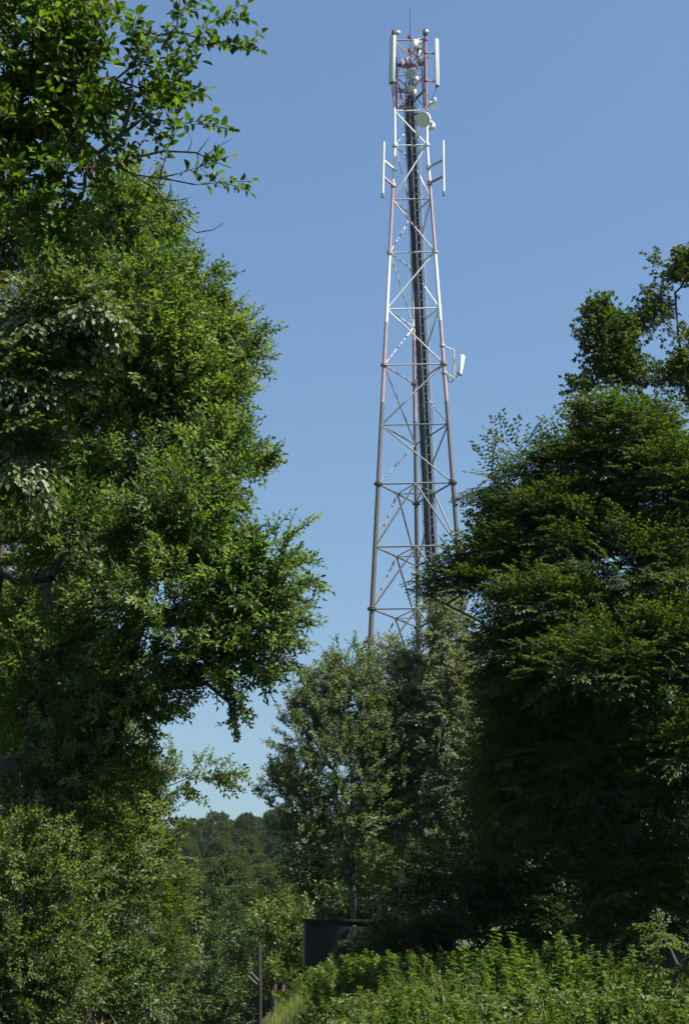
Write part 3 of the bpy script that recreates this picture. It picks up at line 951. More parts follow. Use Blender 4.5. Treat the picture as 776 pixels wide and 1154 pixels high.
b, t0 = stem(40, 30, [(60, 700, 30), (100, 400, 30), (125, 260, 30)])
lobes = [L_(130, 260, 30, 48, 55), L_(140, 225, 30, 38, 30, 1, .9), L_(80, 300, 30, 70, 70), L_(90, 420, 30, 120, 100, 1, .6), L_(60, 600, 30, 150, 130, 1, .6), L_(150, 215, 30, 24, 20, 1, .8)]
make_tree("birch_tree", "feathery grey-green birch top behind the tall left trees", "tree", b, densify(t0), lobes, T_POPLAR, LM_BIRCH, BARK_BIRCH, .2,
          (.5, .8), 110, -.2, 1.6, 14, "shoot", .1, .8)

# ------------------------------------------------------------------ hedgerow on the left, going away
def hedge_tree(name, label, cat, px, Y, top, lobes, tpl, lm, scl, dens, seed, mode="shoot", up=.15, bark=BARK, r=.07, gap=-.35, gapf=1.6, group=None, **kw):
    b, t0 = stem(px, Y, [(px, (1150 + top) / 2, Y), (px + 3, top + 40, Y)])
    return make_tree(name, label, cat, b, densify(t0), lobes, tpl, lm, bark, r, scl, dens, gap, gapf, seed, mode, up, .9, group, **kw)

hedge_tree("hazel_bush", "broad-leaved bush with pale glinting leaves at the lower left edge", "bush", 20, 15, 830,
           [L_(40, 900, 15, 75, 80), L_(10, 1000, 15, 70, 90), L_(50, 1090, 14.6, 50, 80), L_(95, 880, 15.4, 60, 60), L_(-20, 870, 15, 60, 80), L_(60, 1000, 15, 60, 70), L_(20, 1140, 14.6, 60, 60)],
           T_FINE, LM_HEDGE, (.34, .52), 420, 21)
hedge_tree("ash_tree", "mid-green hedgerow tree under the arching limbs with a tip against the sky", "tree", 60, 21, 790,
           [L_(118, 860, 21, 75, 75), L_(165, 840, 21, 42, 60), L_(110, 950, 21, 75, 75), L_(60, 800, 21.5, 90, 70), L_(110, 770, 20, 85, 55), L_(40, 760, 19.5, 70, 50), L_(215, 875, 21, 18, 14, 1, 1), L_(145, 920, 21.3, 40, 50), L_(190, 795, 21, 30, 50, 1, .7), L_(30, 740, 22, 90, 80)],
           T_FINE, LM_HEDGE, (.5, .75), 300, 22, r=.09)
hedge_tree("hornbeam_tree", "yellow-green columnar tree at the right end of the left hedge", "tree", 185, 31, 910,
           [L_(172, 955, 31, 24, 55), L_(182, 1030, 31, 26, 75), L_(158, 1000, 31.5, 30, 80), L_(172, 1110, 31, 30, 70)],
           T_BEAM, LM_FIELD, (.45, .75), 190, 23, "fan", -.05)
hedge_tree("spruce_bush", "dark flat-tiered bush in the middle of the left hedge", "bush", 125, 23, 990,
           [L_(125, 1010, 23, 45, 40), L_(115, 1070, 22.6, 55, 50), L_(150, 1100, 22.6, 45, 60), L_(95, 1130, 22.4, 50, 50), L_(130, 950, 23.4, 40, 40)],
           T_BEAM, LM_DARK, (.42, .7), 190, 24, "fan", -.2, r=.025)
hedge_tree("willow_bush", "silvery grey-green willow bush beside the dark bush", "bush", 185, 26, 1050,
           [L_(180, 1090, 26, 30, 40), L_(190, 1130, 26, 30, 50), L_(160, 1140, 25.5, 35, 40), L_(150, 1040, 26, 26, 36, 1, .8)],
           T_WILLOW, LM_WILLOW, (.4, .7), 200, 25, "shoot", .3, r=.025)
hedge_tree("elder_tree", "slim bright-leaved tree rising at the bottom left corner", "tree", 40, 13.8, 930,
           [L_(25, 985, 13.8, 48, 60), L_(62, 1010, 14, 30, 60), L_(45, 1090, 13.8, 45, 60), L_(5, 1100, 13.6, 50, 60), L_(72, 1120, 13.8, 30, 50)],
           T_FINE, LM_HEDGE, (.3, .48), 380, 26, r=.05)
hedge_tree("dogwood_tree", "slender upright tree between the bottom left corner tree and the dark bush", "tree", 104, 18.5, 880,
           [L_(102, 910, 18.5, 30, 50), L_(112, 980, 18.5, 36, 60), L_(98, 1060, 18.4, 36, 70), L_(120, 1120, 18.4, 36, 60)],
           T_FINE, LM_FIELD2, (.42, .66), 300, 28, "shoot", .55, r=.05)
hedge_tree("beech_tree", "dark shaded tree filling the hedge behind the pale bushes", "tree", 70, 26, 700,
           [L_(115, 860, 26, 70, 110, 1, .9), L_(60, 820, 27, 130, 120, 1, .8), L_(40, 1000, 27, 120, 120, 1, .8), L_(110, 1080, 27, 90, 90, 1, .8), L_(125, 940, 28, 45, 70, 1, .8), L_(20, 640, 27, 120, 130, 1, .7)],
           T_BEAM, LM_HEDGE, (.6, .9), 120, 27, "fan", .0, r=.14)

# ------------------------------------------------------------------ the big hornbeam on the right
b, t0 = stem(745, 27, [(748, 1000, 27), (740, 800, 26.8), (720, 620, 26.5), (705, 480, 26.5)])
Y = 25.5
lobes = [L_(700, 495, Y, 70, 60), L_(655, 530, Y, 60, 50), L_(740, 560, Y, 90, 80), L_(620, 600, Y, 75, 60), L_(588, 590, Y, 40, 40), L_(562, 635, Y, 50, 40), L_(690, 640, 25, 100, 70), L_(525, 668, Y, 42, 32), L_(508, 690, 25.5, 34, 28), L_(545, 715, 25.5, 50, 40), L_(555, 800, 26, 46, 60),
         L_(615, 690, 25, 80, 50), L_(740, 730, 24.6, 70, 70), L_(660, 760, 24.6, 100, 60), L_(580, 740, 25, 50, 42), L_(760, 850, 24.6, 60, 90), L_(690, 880, 25, 90, 90), L_(610, 850, 25.5, 75, 90), L_(590, 800, 25.6, 45, 60),
         L_(700, 1000, 26, 110, 70, 1, .9), L_(600, 980, 26.5, 70, 80, 1, .9), L_(580, 910, 27, 45, 80), L_(790, 640, 26, 70, 150, 1, .8), L_(765, 480, 26.5, 50, 60, 1, .9), L_(556, 545, 25.5, 16, 22, 1, 1.2), L_(590, 515, Y, 28, 28, 1, 1), L_(505, 655, Y, 16, 14, 1, 1)]
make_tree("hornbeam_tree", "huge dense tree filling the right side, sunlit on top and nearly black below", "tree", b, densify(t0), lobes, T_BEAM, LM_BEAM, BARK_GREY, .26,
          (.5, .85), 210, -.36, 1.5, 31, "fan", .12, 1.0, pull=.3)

b, t0 = stem(830, 34, [(825, 800, 34), (800, 560, 34), (770, 420, 34), (760, 330, 34)])
lobes = [L_(765, 325, 34, 32, 32), L_(735, 300, 34, 18, 14, 1, 1), L_(690, 375, 34, 40, 26, 1, .9), L_(690, 402, 34, 46, 32, 1, .6), L_(738, 352, 34, 32, 34, 1, .5), L_(750, 420, 34, 40, 30, 1, .5), L_(650, 388, 34, 24, 16, 1, 1.3), L_(640, 382, 34, 14, 12, 1, 1.2), L_(675, 355, 34, 20, 18, 1, 1.3), L_(720, 380, 34, 20, 30, 1, .8), L_(705, 420, 34, 45, 26, 1, .8), L_(655, 440, 34, 22, 14, 1, .8), L_(745, 400, 34, 22, 28, 1, .6),
         L_(800, 420, 34, 60, 80, 1, .8), L_(775, 300, 34, 25, 22, 1, 1)]
lm = [densify([P(800, 520, 34), P(740, 470, 34), P(700, 410, 34), P(675, 380, 34), P(650, 388, 34)]), densify([P(790, 480, 34), P(776, 390, 34), P(745, 360, 34), P(722, 345, 34)]), densify([P(720, 440, 34), P(714, 390, 34), P(716, 360, 34)])]
make_tree("oak_tree", "open oak crown with clumped leaves rising behind the huge right tree", "tree", b, densify(t0), lobes, T_OAK, LM_OAK, BARK, .09,
          (.3, .5), 115, -.15, 3.4, 33, "tuft", .35, .7, limbs=lm, shell=.2)

# dark trees standing close behind it
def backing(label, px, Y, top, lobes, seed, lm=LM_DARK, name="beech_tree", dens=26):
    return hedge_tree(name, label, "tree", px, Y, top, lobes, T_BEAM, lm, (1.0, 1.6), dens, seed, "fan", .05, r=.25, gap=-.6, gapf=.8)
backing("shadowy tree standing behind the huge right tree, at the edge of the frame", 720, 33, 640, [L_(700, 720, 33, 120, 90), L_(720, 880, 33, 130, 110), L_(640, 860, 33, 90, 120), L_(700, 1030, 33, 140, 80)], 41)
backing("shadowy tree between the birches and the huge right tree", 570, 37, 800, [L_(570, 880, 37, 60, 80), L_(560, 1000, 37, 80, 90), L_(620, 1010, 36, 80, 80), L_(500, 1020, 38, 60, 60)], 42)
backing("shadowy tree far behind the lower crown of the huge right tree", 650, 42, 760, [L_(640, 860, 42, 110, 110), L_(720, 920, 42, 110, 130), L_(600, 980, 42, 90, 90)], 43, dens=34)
# the wood goes on beyond the frame; its crowns shade the trunks seen on the right
for i, (x, y, h_, rr) in enumerate([(9.5, 26, 11, 3.2), (12.5, 20.5, 10.5, 3.0), (14, 31, 13, 3.8), (10.5, 36, 13, 3.6)]):
    z0 = float(height(x, y)) - .1
    c = np.array([x, y, z0 + h_ * .62])
    lobes = [(c, (rr, rr, h_ * .38), 1), (c + [0, 0, -h_ * .28], (rr * 1.05, rr * 1.05, h_ * .26), 1), (c + [-rr * .5, -.4, h_ * .05], (rr * .6, rr * .6, h_ * .25), .8)]
    make_tree("beech_tree", "dark beech standing just past the right edge of the view", "tree", [x, y, z0], densify([np.array([x, y, z0]), np.array([x + .1, y, z0 + h_ * .5]), np.array([x, y + .1, z0 + h_ * .85])]),
              lobes, T_BEAM, LM_BEAM, BARK_GREY, .25, (1.1, 1.7), 20, -.6, .8, 50 + i, "fan", .1, 1.0, "beeches of the wood past the right edge")

hedge_tree("bramble_bush", "leafy arching bramble bush in half shade at the right edge above the bank", "bush", 760, 21, 1050,
           [L_(750, 1055, 21, 24, 10, 1, 1), L_(778, 1078, 20.6, 20, 18, 1, 1), L_(735, 1090, 20.8, 18, 10, 1, .8)], T_LIME, LM_HEDGE, (.28, .42), 200, 61, "fan", -.05, r=.04)

# ------------------------------------------------------------------ birches and poplar in the middle, in front of the tower
b, t0 = stem(398, 46, [(398, 1000, 46), (396, 880, 46), (392, 780, 46), (398, 735, 46)])
Y = 46
lobes = [L_(376, 845, Y, 74, 90), L_(396, 772, Y, 46, 52), L_(360, 800, Y, 36, 40), L_(332, 890, Y, 44, 46), L_(405, 925, Y, 60, 44), L_(345, 940, Y, 46, 28), L_(352, 772, Y, 14, 18, 1, 1.3), L_(312, 878, Y, 16, 14, 1, 1.3), L_(430, 850, Y, 36, 80), L_(405, 975, Y, 44, 28, 1, .8)]
make_tree("poplar_tree", "airy bluish-green poplar left of centre with sky showing through its lower crown", "tree", b, densify(t0, 1), lobes, T_POPLAR, LM_POPLAR, BARK, .075,
          (.4, .66), 118, -1.0, 2.0, 71, "shoot", .6, .7, shell=.05, inset=.55)
b, t0 = stem(452, 47, [(453, 1000, 47), (455, 860, 47), (450, 760, 47), (452, 720, 47)])
Y = 47
lobes = [L_(450, 830, Y, 52, 95, 1, 1.2), L_(440, 775, Y, 36, 55), L_(465, 840, Y, 36, 70), L_(430, 850, Y, 30, 55), L_(480, 770, Y, 30, 45), L_(450, 920, Y, 45, 45, 1, .8), L_(455, 735, Y, 14, 20)]
make_tree("birch_tree", "pale drooping birch in front of the foot of the tower", "tree", b, densify(t0, 1), lobes, T_BIRCH, LM_BIRCH, BARK_BIRCH, .10,
          (.5, .85), 100, -1.0, 1.6, 72, "shoot", .0, .7, shell=.05, inset=.6)
b, t0 = stem(510, 46, [(512, 1000, 46), (512, 860, 46), (508, 760, 46), (505, 690, 46)])
Y = 46
lobes = [L_(512, 830, Y, 48, 110, 1, 1.2), L_(505, 735, Y, 34, 60), L_(525, 810, Y, 34, 80), L_(490, 840, Y, 30, 70), L_(535, 880, Y, 34, 60), L_(500, 920, Y, 40, 50, 1, .8), L_(500, 690, Y, 22, 28), L_(545, 760, Y, 26, 60)]
make_tree("birch_tree", "grey-green drooping birch half hidden by the huge right tree", "tree", b, densify(t0, 1), lobes, T_BIRCH, LM_BIRCH, BARK_BIRCH, .10,
          (.5, .85), 105, -1.0, 1.6, 73, "shoot", .0, .7, shell=.05, inset=.6)
# understorey below them
def under(name, label, px, Y, top, lobes, tpl, lm, seed, scl=(.6, .95), dens=60, mode="shoot", cat="bush"):
    return hedge_tree(name, label, cat, px, Y, top, lobes, tpl, lm, scl, dens, seed, mode, .2, r=.08, gap=-.4, gapf=1.2)
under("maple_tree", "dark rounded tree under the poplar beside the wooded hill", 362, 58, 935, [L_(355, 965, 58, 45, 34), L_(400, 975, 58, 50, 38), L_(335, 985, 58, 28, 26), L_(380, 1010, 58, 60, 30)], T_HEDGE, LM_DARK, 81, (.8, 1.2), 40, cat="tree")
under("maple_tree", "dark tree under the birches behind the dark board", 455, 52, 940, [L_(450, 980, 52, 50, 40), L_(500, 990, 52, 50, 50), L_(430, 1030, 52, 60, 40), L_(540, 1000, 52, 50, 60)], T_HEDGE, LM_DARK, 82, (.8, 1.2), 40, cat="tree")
under("hazel_bush", "light green bush left of the dark board", 310, 42, 1020, [L_(305, 1055, 42, 28, 36), L_(325, 1040, 42.5, 26, 34), L_(285, 1085, 42, 24, 34), L_(335, 1080, 42.5, 24, 34), L_(315, 1110, 42, 36, 26)], T_HEDGE, LM_SHRUB, 83, (.45, .75), 75)
under("hazel_bush", "sun-flecked bush right of the trunk behind the dark board", 430, 48, 970, [L_(425, 1005, 48, 26, 28), L_(450, 985, 48, 22, 22), L_(415, 1040, 48, 30, 20)], T_HEDGE, LM_SHRUB, 84, (.5, .8), 40)
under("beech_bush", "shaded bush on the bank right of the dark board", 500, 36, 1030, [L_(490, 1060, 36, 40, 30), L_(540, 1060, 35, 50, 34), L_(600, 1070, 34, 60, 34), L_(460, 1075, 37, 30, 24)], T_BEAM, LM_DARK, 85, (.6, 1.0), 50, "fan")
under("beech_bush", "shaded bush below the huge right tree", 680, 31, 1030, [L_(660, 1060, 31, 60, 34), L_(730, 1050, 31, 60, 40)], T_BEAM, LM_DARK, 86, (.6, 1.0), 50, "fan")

# ------------------------------------------------------------------ the wooded hill
LM_FAR2 = leaf_mat("leaf_far_beech", (.028, .053, .009), (.052, .086, .016), (.085, .124, .027), trans=.28, patch=.12)
LM_FAR3 = leaf_mat("leaf_far_oak", (.018, .040, .010), (.034, .068, .016), (.06, .10, .026), trans=.22, patch=.12)


def far_tree(seed, conif=False, h_=17.0):
    st = random.getstate()
    if conif:
        pts, dirs = [], []
        for i in range(420):
            t = RNG.random() ** .8; a = RNG.random() * 6.283; r = (1 - t) * h_ * .17
            pts.append([0, 0, h_ * (.18 + .82 * t)]); dirs.append([math.cos(a), math.sin(a), -.25 + .5 * t])
        pts = np.array(pts); dirs = np.array(dirs); s = np.maximum((1.02 - (pts[:, 2] / h_ - .18) / .82) * h_ * .2, .5) * RNG.uniform(.7, 1.1, len(pts))
        lv, sg, sc = place_sprays(T_CON, pts, dirs, np.tile([0, 0, 1.0], (len(pts), 1)), s)
        lm = LM_CONIF
    else:
        lobes = []
        for i in range(13):
            a = RNG.random() * 6.283; q = RNG.random()
            rr = (1.0 - .55 * q) * h_ * .2 * RNG.uniform(.5, 1)
            lobes.append((np.array([math.cos(a) * rr, math.sin(a) * rr, h_ * (.36 + .5 * q)]), np.array([h_ * .13, h_ * .13, h_ * .115]) * RNG.uniform(.75, 1.2), 1))
        pts, who = sample_lobes(lobes, 46, -.6, .8, seed, .6)
        cen = np.array([lobes[w][0] for w in who])
        d = unit(pts - cen + RNG.normal(size=pts.shape) * .5 + np.array([0, 0, .8]))
        lv, sg, sc = place_sprays(T_FAR, pts, d, RNG.normal(size=pts.shape) * .5 + np.array([0, 0, .7]), RNG.uniform(.6, 1.05, len(pts)))
        lm = (LM_FAR, LM_FAR2, LM_FAR3)[seed % 3]
    print("far leaves", len(lv))
    cme = mesh_np("crown", lv.reshape(-1, 3), leaf_faces(len(lv), lv.shape[1]), [lm])
    tp = np.array([[[0, 0, -1.0], [0, 0, h_ * .5]], [[0, 0, h_ * .5], [.2, .1, h_ * .92]]])
    tv, tf = prisms(tp, [.3, .2], [.2, .05], 8)
    tme = mesh_np("trunk", tv, [tf], [BARK])
    return tme, cme
kinds = [far_tree(300 + i) for i in range(5)] + [far_tree(310, True, 20.0)]
GRP = "trees of the wooded hill"
LBL = "green leafy tree of the wood covering the far hill"
LBC = "dark pointed conifer of the wood covering the far hill"
def plant_far(x, y, kind, s, rz):
    z = float(height(x, y))
    con = kind == 5
    el = 7.3 if y > 330 else 4.6 + 2.7 * min(1, (y - 90) / 240)     # the skyline of the wood
    s = min(s, max(.3, (1.6 + y * math.tan(R(el + random.uniform(-.5, .35))) - z) / (20.0 if con else 17.0)))
    root = thing("spruce_tree" if con else "woodland_tree", LBC if con else LBL, "tree", (x, y, z), "conifers of the wooded hill" if con else GRP)
    root.scale = (s * random.uniform(.8, 1.1), s * random.uniform(.8, 1.1), s * random.uniform(.85, 1.25)); root.rotation_euler = (0, 0, rz)
    tme, cme = kinds[kind]
    put(bpy.data.objects.new("trunk", tme), root); put(bpy.data.objects.new("crown", cme), root)
nfar = 0
y = 92.0
while y < 430:
    s_row = min(1.0, .42 + .58 * (y - 92) / 150)
    gap_ = 6.6 * s_row
    x0, x1 = -.135 * y - 6, -.01 * y + 5
    x = x0 + random.uniform(0, gap_)
    while x < x1:
        con = random.random() < (.22 if y > 280 else .05)
        plant_far(x + random.uniform(-.2, .2) * gap_, y + random.uniform(-.3, .3) * gap_, 5 if con else random.randrange(5), s_row * random.uniform(.85, 1.2), random.uniform(0, 6.28)); nfar += 1
        x += gap_
    y += gap_ * (1.0 if y < 150 else 1.4 if y < 330 else 1.2)
for yy in (180, 230, 280, 320, 350, 380, 400, 415):
    plant_far(-.0432 * yy + random.uniform(-2, 2), yy, random.randrange(5), 1.1, 1.0 + yy)
print("far trees", nfar)

under("beech_bush", "dim bush added as shade over the right end of the dark board", 455, 35, 1040, [L_(450, 1068, 35, 40, 34), L_(485, 1060, 35.5, 34, 34), L_(422, 1080, 34.5, 26, 24), L_(430, 1062, 35, 22, 22)], T_BEAM, LM_DARK, 87, (.4, .65), 120, "fan")  # added bush; its dark mass stands in for shade over the board end
# bushes at the foot of the hill, closing the view below
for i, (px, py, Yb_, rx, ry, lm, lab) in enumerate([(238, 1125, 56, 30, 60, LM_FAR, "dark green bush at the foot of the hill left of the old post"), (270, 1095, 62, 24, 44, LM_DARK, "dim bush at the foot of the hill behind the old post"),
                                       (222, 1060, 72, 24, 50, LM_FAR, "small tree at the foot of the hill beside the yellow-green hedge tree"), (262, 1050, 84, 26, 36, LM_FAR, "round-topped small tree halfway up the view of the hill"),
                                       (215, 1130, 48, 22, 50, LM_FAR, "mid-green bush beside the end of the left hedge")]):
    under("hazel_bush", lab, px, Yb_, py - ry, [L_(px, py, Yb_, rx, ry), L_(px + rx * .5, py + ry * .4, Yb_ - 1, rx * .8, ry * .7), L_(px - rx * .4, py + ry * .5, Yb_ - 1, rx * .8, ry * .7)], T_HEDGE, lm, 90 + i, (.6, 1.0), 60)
# a tree beside the camera on the right, shading the corner of the bank
x, y, h_, rr = 8.4, 12.6, 8.5, 2.4
z0 = float(height(x, y)) - .1; c = np.array([x, y, z0 + h_ * .62])
make_tree("beech_tree", "young beech standing nearest the camera past the right edge of the view", "tree", [x, y, z0], densify([np.array([x, y, z0]), np.array([x + .1, y, z0 + h_ * .5]), np.array([x, y + .1, z0 + h_ * .85])]),
          [(c, (rr, rr, h_ * .36), 1), (c + [0, 0, -h_ * .25], (rr, rr, h_ * .2), 1)], T_BEAM, LM_BEAM, BARK_GREY, .14, (.9, 1.3), 40, -.6, .8, 59, "fan", .1, 1.0)
# ------------------------------------------------------------------ ground: one sheet to the horizon
def axis_vals(lo, hi, n0, n1, near):
    a = np.concatenate([-np.geomspace(-lo, near, n0), np.linspace(-near, near, n1)[1:-1], np.geomspace(near, hi, n0)])
    return a
xs = axis_vals(-1800, 1800, 40, 90, 14)
ys = np.concatenate([-np.geomspace(600, 8, 10), np.linspace(-6, 60, 140), np.geomspace(61, 2500, 70)])
gx, gy = np.meshgrid(xs, ys)
gz = height(gx, gy)
gv = np.stack([gx.ravel(), gy.ravel(), gz.ravel()], 1)
nx, ny = len(xs), len(ys)
ii = (np.arange(ny - 1)[:, None] * nx + np.arange(nx - 1)[None]).ravel()[:, None]
gf = np.concatenate([ii, ii + 1, ii + 1 + nx, ii + nx], 1)
m, nt, out = nodes("meadow_soil")
tc = N(nt, "ShaderNodeTexCoord")
n1 = N(nt, "ShaderNodeTexNoise", Scale=1.2, Detail=6.0); n2 = N(nt, "ShaderNodeTexNoise", Scale=25.0, Detail=4.0)
nt.links.new(tc.outputs["Object"], n1.inputs["Vector"]); nt.links.new(tc.outputs["Object"], n2.inputs["Vector"])
r1 = ramp(nt, [(.35, (.03, .045, .012)), (.6, (.05, .07, .018)), (.75, (.08, .075, .035))])
nt.links.new(n1.outputs["Fac"], r1.inputs["Fac"])
r2 = ramp(nt, [(.3, (.5, .5, .5)), (.7, (1.2, 1.2, 1.1))]); nt.links.new(n2.outputs["Fac"], r2.inputs["Fac"])
mx = N(nt, "ShaderNodeMix", data_type="RGBA", blend_type="MULTIPLY"); mx.inputs["Factor"].default_value = 1
nt.links.new(r1.outputs["Color"], mx.inputs["A"]); nt.links.new(r2.outputs["Color"], mx.inputs["B"])
bs = N(nt, "ShaderNodeBsdfPrincipled", Roughness=.95); nt.links.new(mx.outputs["Result"], bs.inputs["Base Color"])
bp = N(nt, "ShaderNodeBump", Strength=.6, Distance=.05); nt.links.new(n2.outputs["Fac"], bp.inputs["Height"]); nt.links.new(bp.outputs["Normal"], bs.inputs["Normal"])
nt.links.new(bs.outputs["BSDF"], out.inputs["Surface"])
gme = mesh_np("ground", gv, [gf], [m])
gme.polygons.foreach_set("use_smooth", [True] * len(gme.polygons))
tag(put(bpy.data.objects.new("ground", gme)), "meadow, bank and hillside ground", kind="structure")

# ------------------------------------------------------------------ weeds and grass of the bank
LM_WEED = leaf_mat("leaf_weed", (.034, .074, .016), (.062, .118, .027), (.105, .172, .05), trans=.36, patch=1.2)
LM_NETTLE = leaf_mat("leaf_nettle", (.026, .058, .014), (.048, .092, .022), (.08, .135, .038), trans=.33, patch=1.2)
LM_BRAMBLE = leaf_mat("leaf_bramble", (.04, .075, .018), (.075, .125, .032), (.125, .18, .06), trans=.36, patch=1.5)
LM_GRASS = leaf_mat("grass_blade", (.06, .095, .018), (.10, .145, .028), (.16, .19, .05), trans=.35, patch=.9)
LM_DRY = leaf_mat("dry_grass", (.14, .12, .05), (.22, .19, .09), (.32, .27, .14), trans=.25, tcol=(1.2, 1.1, .8))


def weed(spire=True, k=4, hh=1.0, lw=.32):
    """an upright nettle-like stalk: pairs of leaves shrinking to the tip (local z up)"""
    s = Spray(k); n = 22; lean = np.array([random.uniform(-.12, .12), random.uniform(-.12, .12)])
    pt = lambda t: np.array([lean[0] * t * t, lean[1] * t * t, t * hh])
    for i in range(4): s.seg.append((pt(i / 4), pt((i + 1) / 4)))
    for i in range(n):
        t = .1 + .9 * (i + .5) / n; a0 = i * 1.57 + random.uniform(-.3, .3)
        q = 3 if not spire else 2 + (i > 6) * 2
        for j in range(q):
            a = a0 + j * 6.283 / q; l = (.145 * (1 - .75 * t) + .04) * random.uniform(.55, 1.3) * (1 if spire else 1.25)
            d = np.array([math.cos(a), math.sin(a), random.uniform(-.6, .6) + .5 * t])
            s.add_leaf(pt(t), d, (random.uniform(-.3, .3), random.uniform(-.3, .3), 1), l, l * lw * random.uniform(.8, 1.2), random.uniform(.1, .35))
    return s.done()


def tuft_grass(n=16, seeded=False):
    """bent blades as six-point strips"""
    s = Spray(6)
    for i in range(n):
        a = random.uniform(0, 6.28); o = np.array([random.uniform(-.1, .1), random.uniform(-.1, .1), 0]); t = random.uniform(.05, .55)
        l = random.uniform(.45, 1.0); out_ = np.array([math.cos(a), math.sin(a), 0]); w = np.array([-math.sin(a), math.cos(a), 0]) * random.uniform(.004, .007)
        p1 = o + (out_ * t * .25 + [0, 0, .4]) * l; p2 = o + (out_ * t * .7 + [0, 0, .72]) * l; p3 = o + (out_ * t * 1.35 + [0, 0, .90 - .25 * t]) * l
        s.leaf.append([o - w * .1, p1 + w, p2 + w * .8, p3, p2 - w * .8, p1 - w])
    s.seg.append((np.zeros(3), np.array([0, 0, .3])))
    return s.done()


def strip_faces(m):
    b = (np.arange(m) * 6)[:, None]
    return [np.concatenate([np.concatenate([b, b + 1, b + 5], 1), np.concatenate([b + 2, b + 3, b + 4], 1)]), np.concatenate([b + 1, b + 2, b + 4, b + 5], 1)]


W_UP = [weed(True, 4, 1.0, random.uniform(.26, .42)) for _ in range(6)]
W_BUSH = [weed(False, 4, .8, random.uniform(.4, .6)) for _ in range(6)]
G_T = [tuft_grass() for _ in range(5)]


def scatter(n, xr, yr, test=None):
    x = RNG.uniform(*xr, n); y = RNG.uniform(*yr, n)
    if test is not None:
        k = test(x, y); x, y = x[k], y[k]
    return np.stack([x, y, height(x, y) - .02], 1)


def cover(name, label, tpls, pts, hr, mats, tilt=.12, hgt=None):
    yaw = RNG.random(len(pts)) * 6.283
    d = np.stack([np.cos(yaw), np.sin(yaw), np.zeros(len(pts))], 1)
    n = np.array([0, 0, 1.0]) + RNG.normal(size=pts.shape) * tilt
    F_d = d
    lv, sg, sc = place_sprays(tpls, pts, F_d - n * (F_d * n).sum(1, keepdims=True), n, hgt if hgt is not None else RNG.uniform(hr[0], hr[1], len(pts)))
    # frames() keeps the first axis; put the stalk on the normal by re-orthogonalising there (tilts are small)
    vc, fc = prisms(sg, .005, .003, 3)
    k = lv.shape[1]
    lf = leaf_faces(len(lv), 4) if k == 4 else strip_faces(len(lv))
    me = mesh_np(name, np.concatenate([lv.reshape(-1, 3), vc]), lf + [fc + len(lv) * k], mats)
    print("cover", name, len(lv))
    return tag(put(bpy.data.objects.new(name, me)), label, kind="stuff")


u_of = lambda x, y: (x + .07 * (y - 25) + 2.9) / 3.8
on_bank = lambda x, y: u_of(x, y) > .55
pts = scatter(5600, (-3, 9), (14, 24.5), lambda x, y: (u_of(x, y) > .62))
nz = noise3(pts * [1, 1, 0], 1.7, 4) * .5 + noise3(pts * [1, 1, 0], 4.1, 9) * .5
hg = np.clip(.38 + .26 * nz + RNG.normal(size=len(pts)) * .14, .14, .8)
k1 = RNG.random(len(pts)) < .72
cover("undergrowth", "dense sunlit weeds and nettles covering the bank", W_BUSH, pts[k1], None, [LM_WEED], .22, hg[k1])
cover("nettles", "upright nettle stalks among the weeds of the bank", W_UP, pts[~k1], None, [LM_NETTLE], .12, hg[~k1] * 1.12)
bp_ = scatter(3000, (-3, 9), (14, 24.5), lambda x, y: (u_of(x, y) > .6)); bz = noise3(bp_ * [1, 1, 0], 1.7, 4)
bp_[:, 2] += np.clip(.22 + .2 * bz, .04, .6) * RNG.uniform(.5, 1.3, len(bp_))
yaw = RNG.random(len(bp_)) * 6.283
lv, sg, sc = place_sprays([spray_shoot(.15, 4, .5, 4, .3, 58, .4) for _ in range(5)] + [spray_fan(.16, 4, .7, .3, 55, .7) for _ in range(3)], bp_, np.stack([np.cos(yaw), np.sin(yaw), RNG.uniform(-.1, 1.0, len(bp_))], 1), RNG.normal(size=bp_.shape) * .4 + [0, 0, .8], RNG.uniform(.22, .5, len(bp_)))
vc, fc = prisms(sg, .004, .002, 3)
tag(put(bpy.data.objects.new("brambles", mesh_np("brambles", np.concatenate([lv.reshape(-1, 3), vc]), leaf_faces(len(lv), 4) + [fc + len(lv) * 4], [LM_BRAMBLE]))), "tangled sprawling shoots among the weeds of the bank", kind="stuff")
pts = scatter(900, (-3, 9), (14, 24.5), lambda x, y: (u_of(x, y) > .6))
cover("tall_grass", "grass blades growing among the weeds of the bank", G_T, pts, (.35, .8), [LM_GRASS], .2)
cover("shade_undergrowth", "weeds in the shade under the trees behind the bank", W_BUSH, scatter(2400, (-2, 12), (24.5, 44), lambda x, y: u_of(x, y) > .7), (.4, .8), [LM_WEED])
cover("grass", "bright grass on the flank of the bank", G_T, scatter(9000, (-6, 1.5), (12, 40), lambda x, y: (u_of(x, y) > -.2) & (u_of(x, y) < .85)), (.25, .55), [LM_GRASS])
cover("verge_grass", "grass of the verge at the foot of the left hedge", G_T, scatter(3500, (-9, -2), (11, 34), lambda x, y: u_of(x, y) < .1), (.25, .6), [LM_GRASS])
c = P(75, 1152, 15.5)
cover("dry_grass", "patch of dry straw-coloured grass at the foot of the left hedge", G_T, np.stack([c[0] + RNG.normal(size=160) * .22, c[1] + RNG.normal(size=160) * .35, np.full(160, c[2] - .55)], 1), (.45, .75), [LM_DRY])

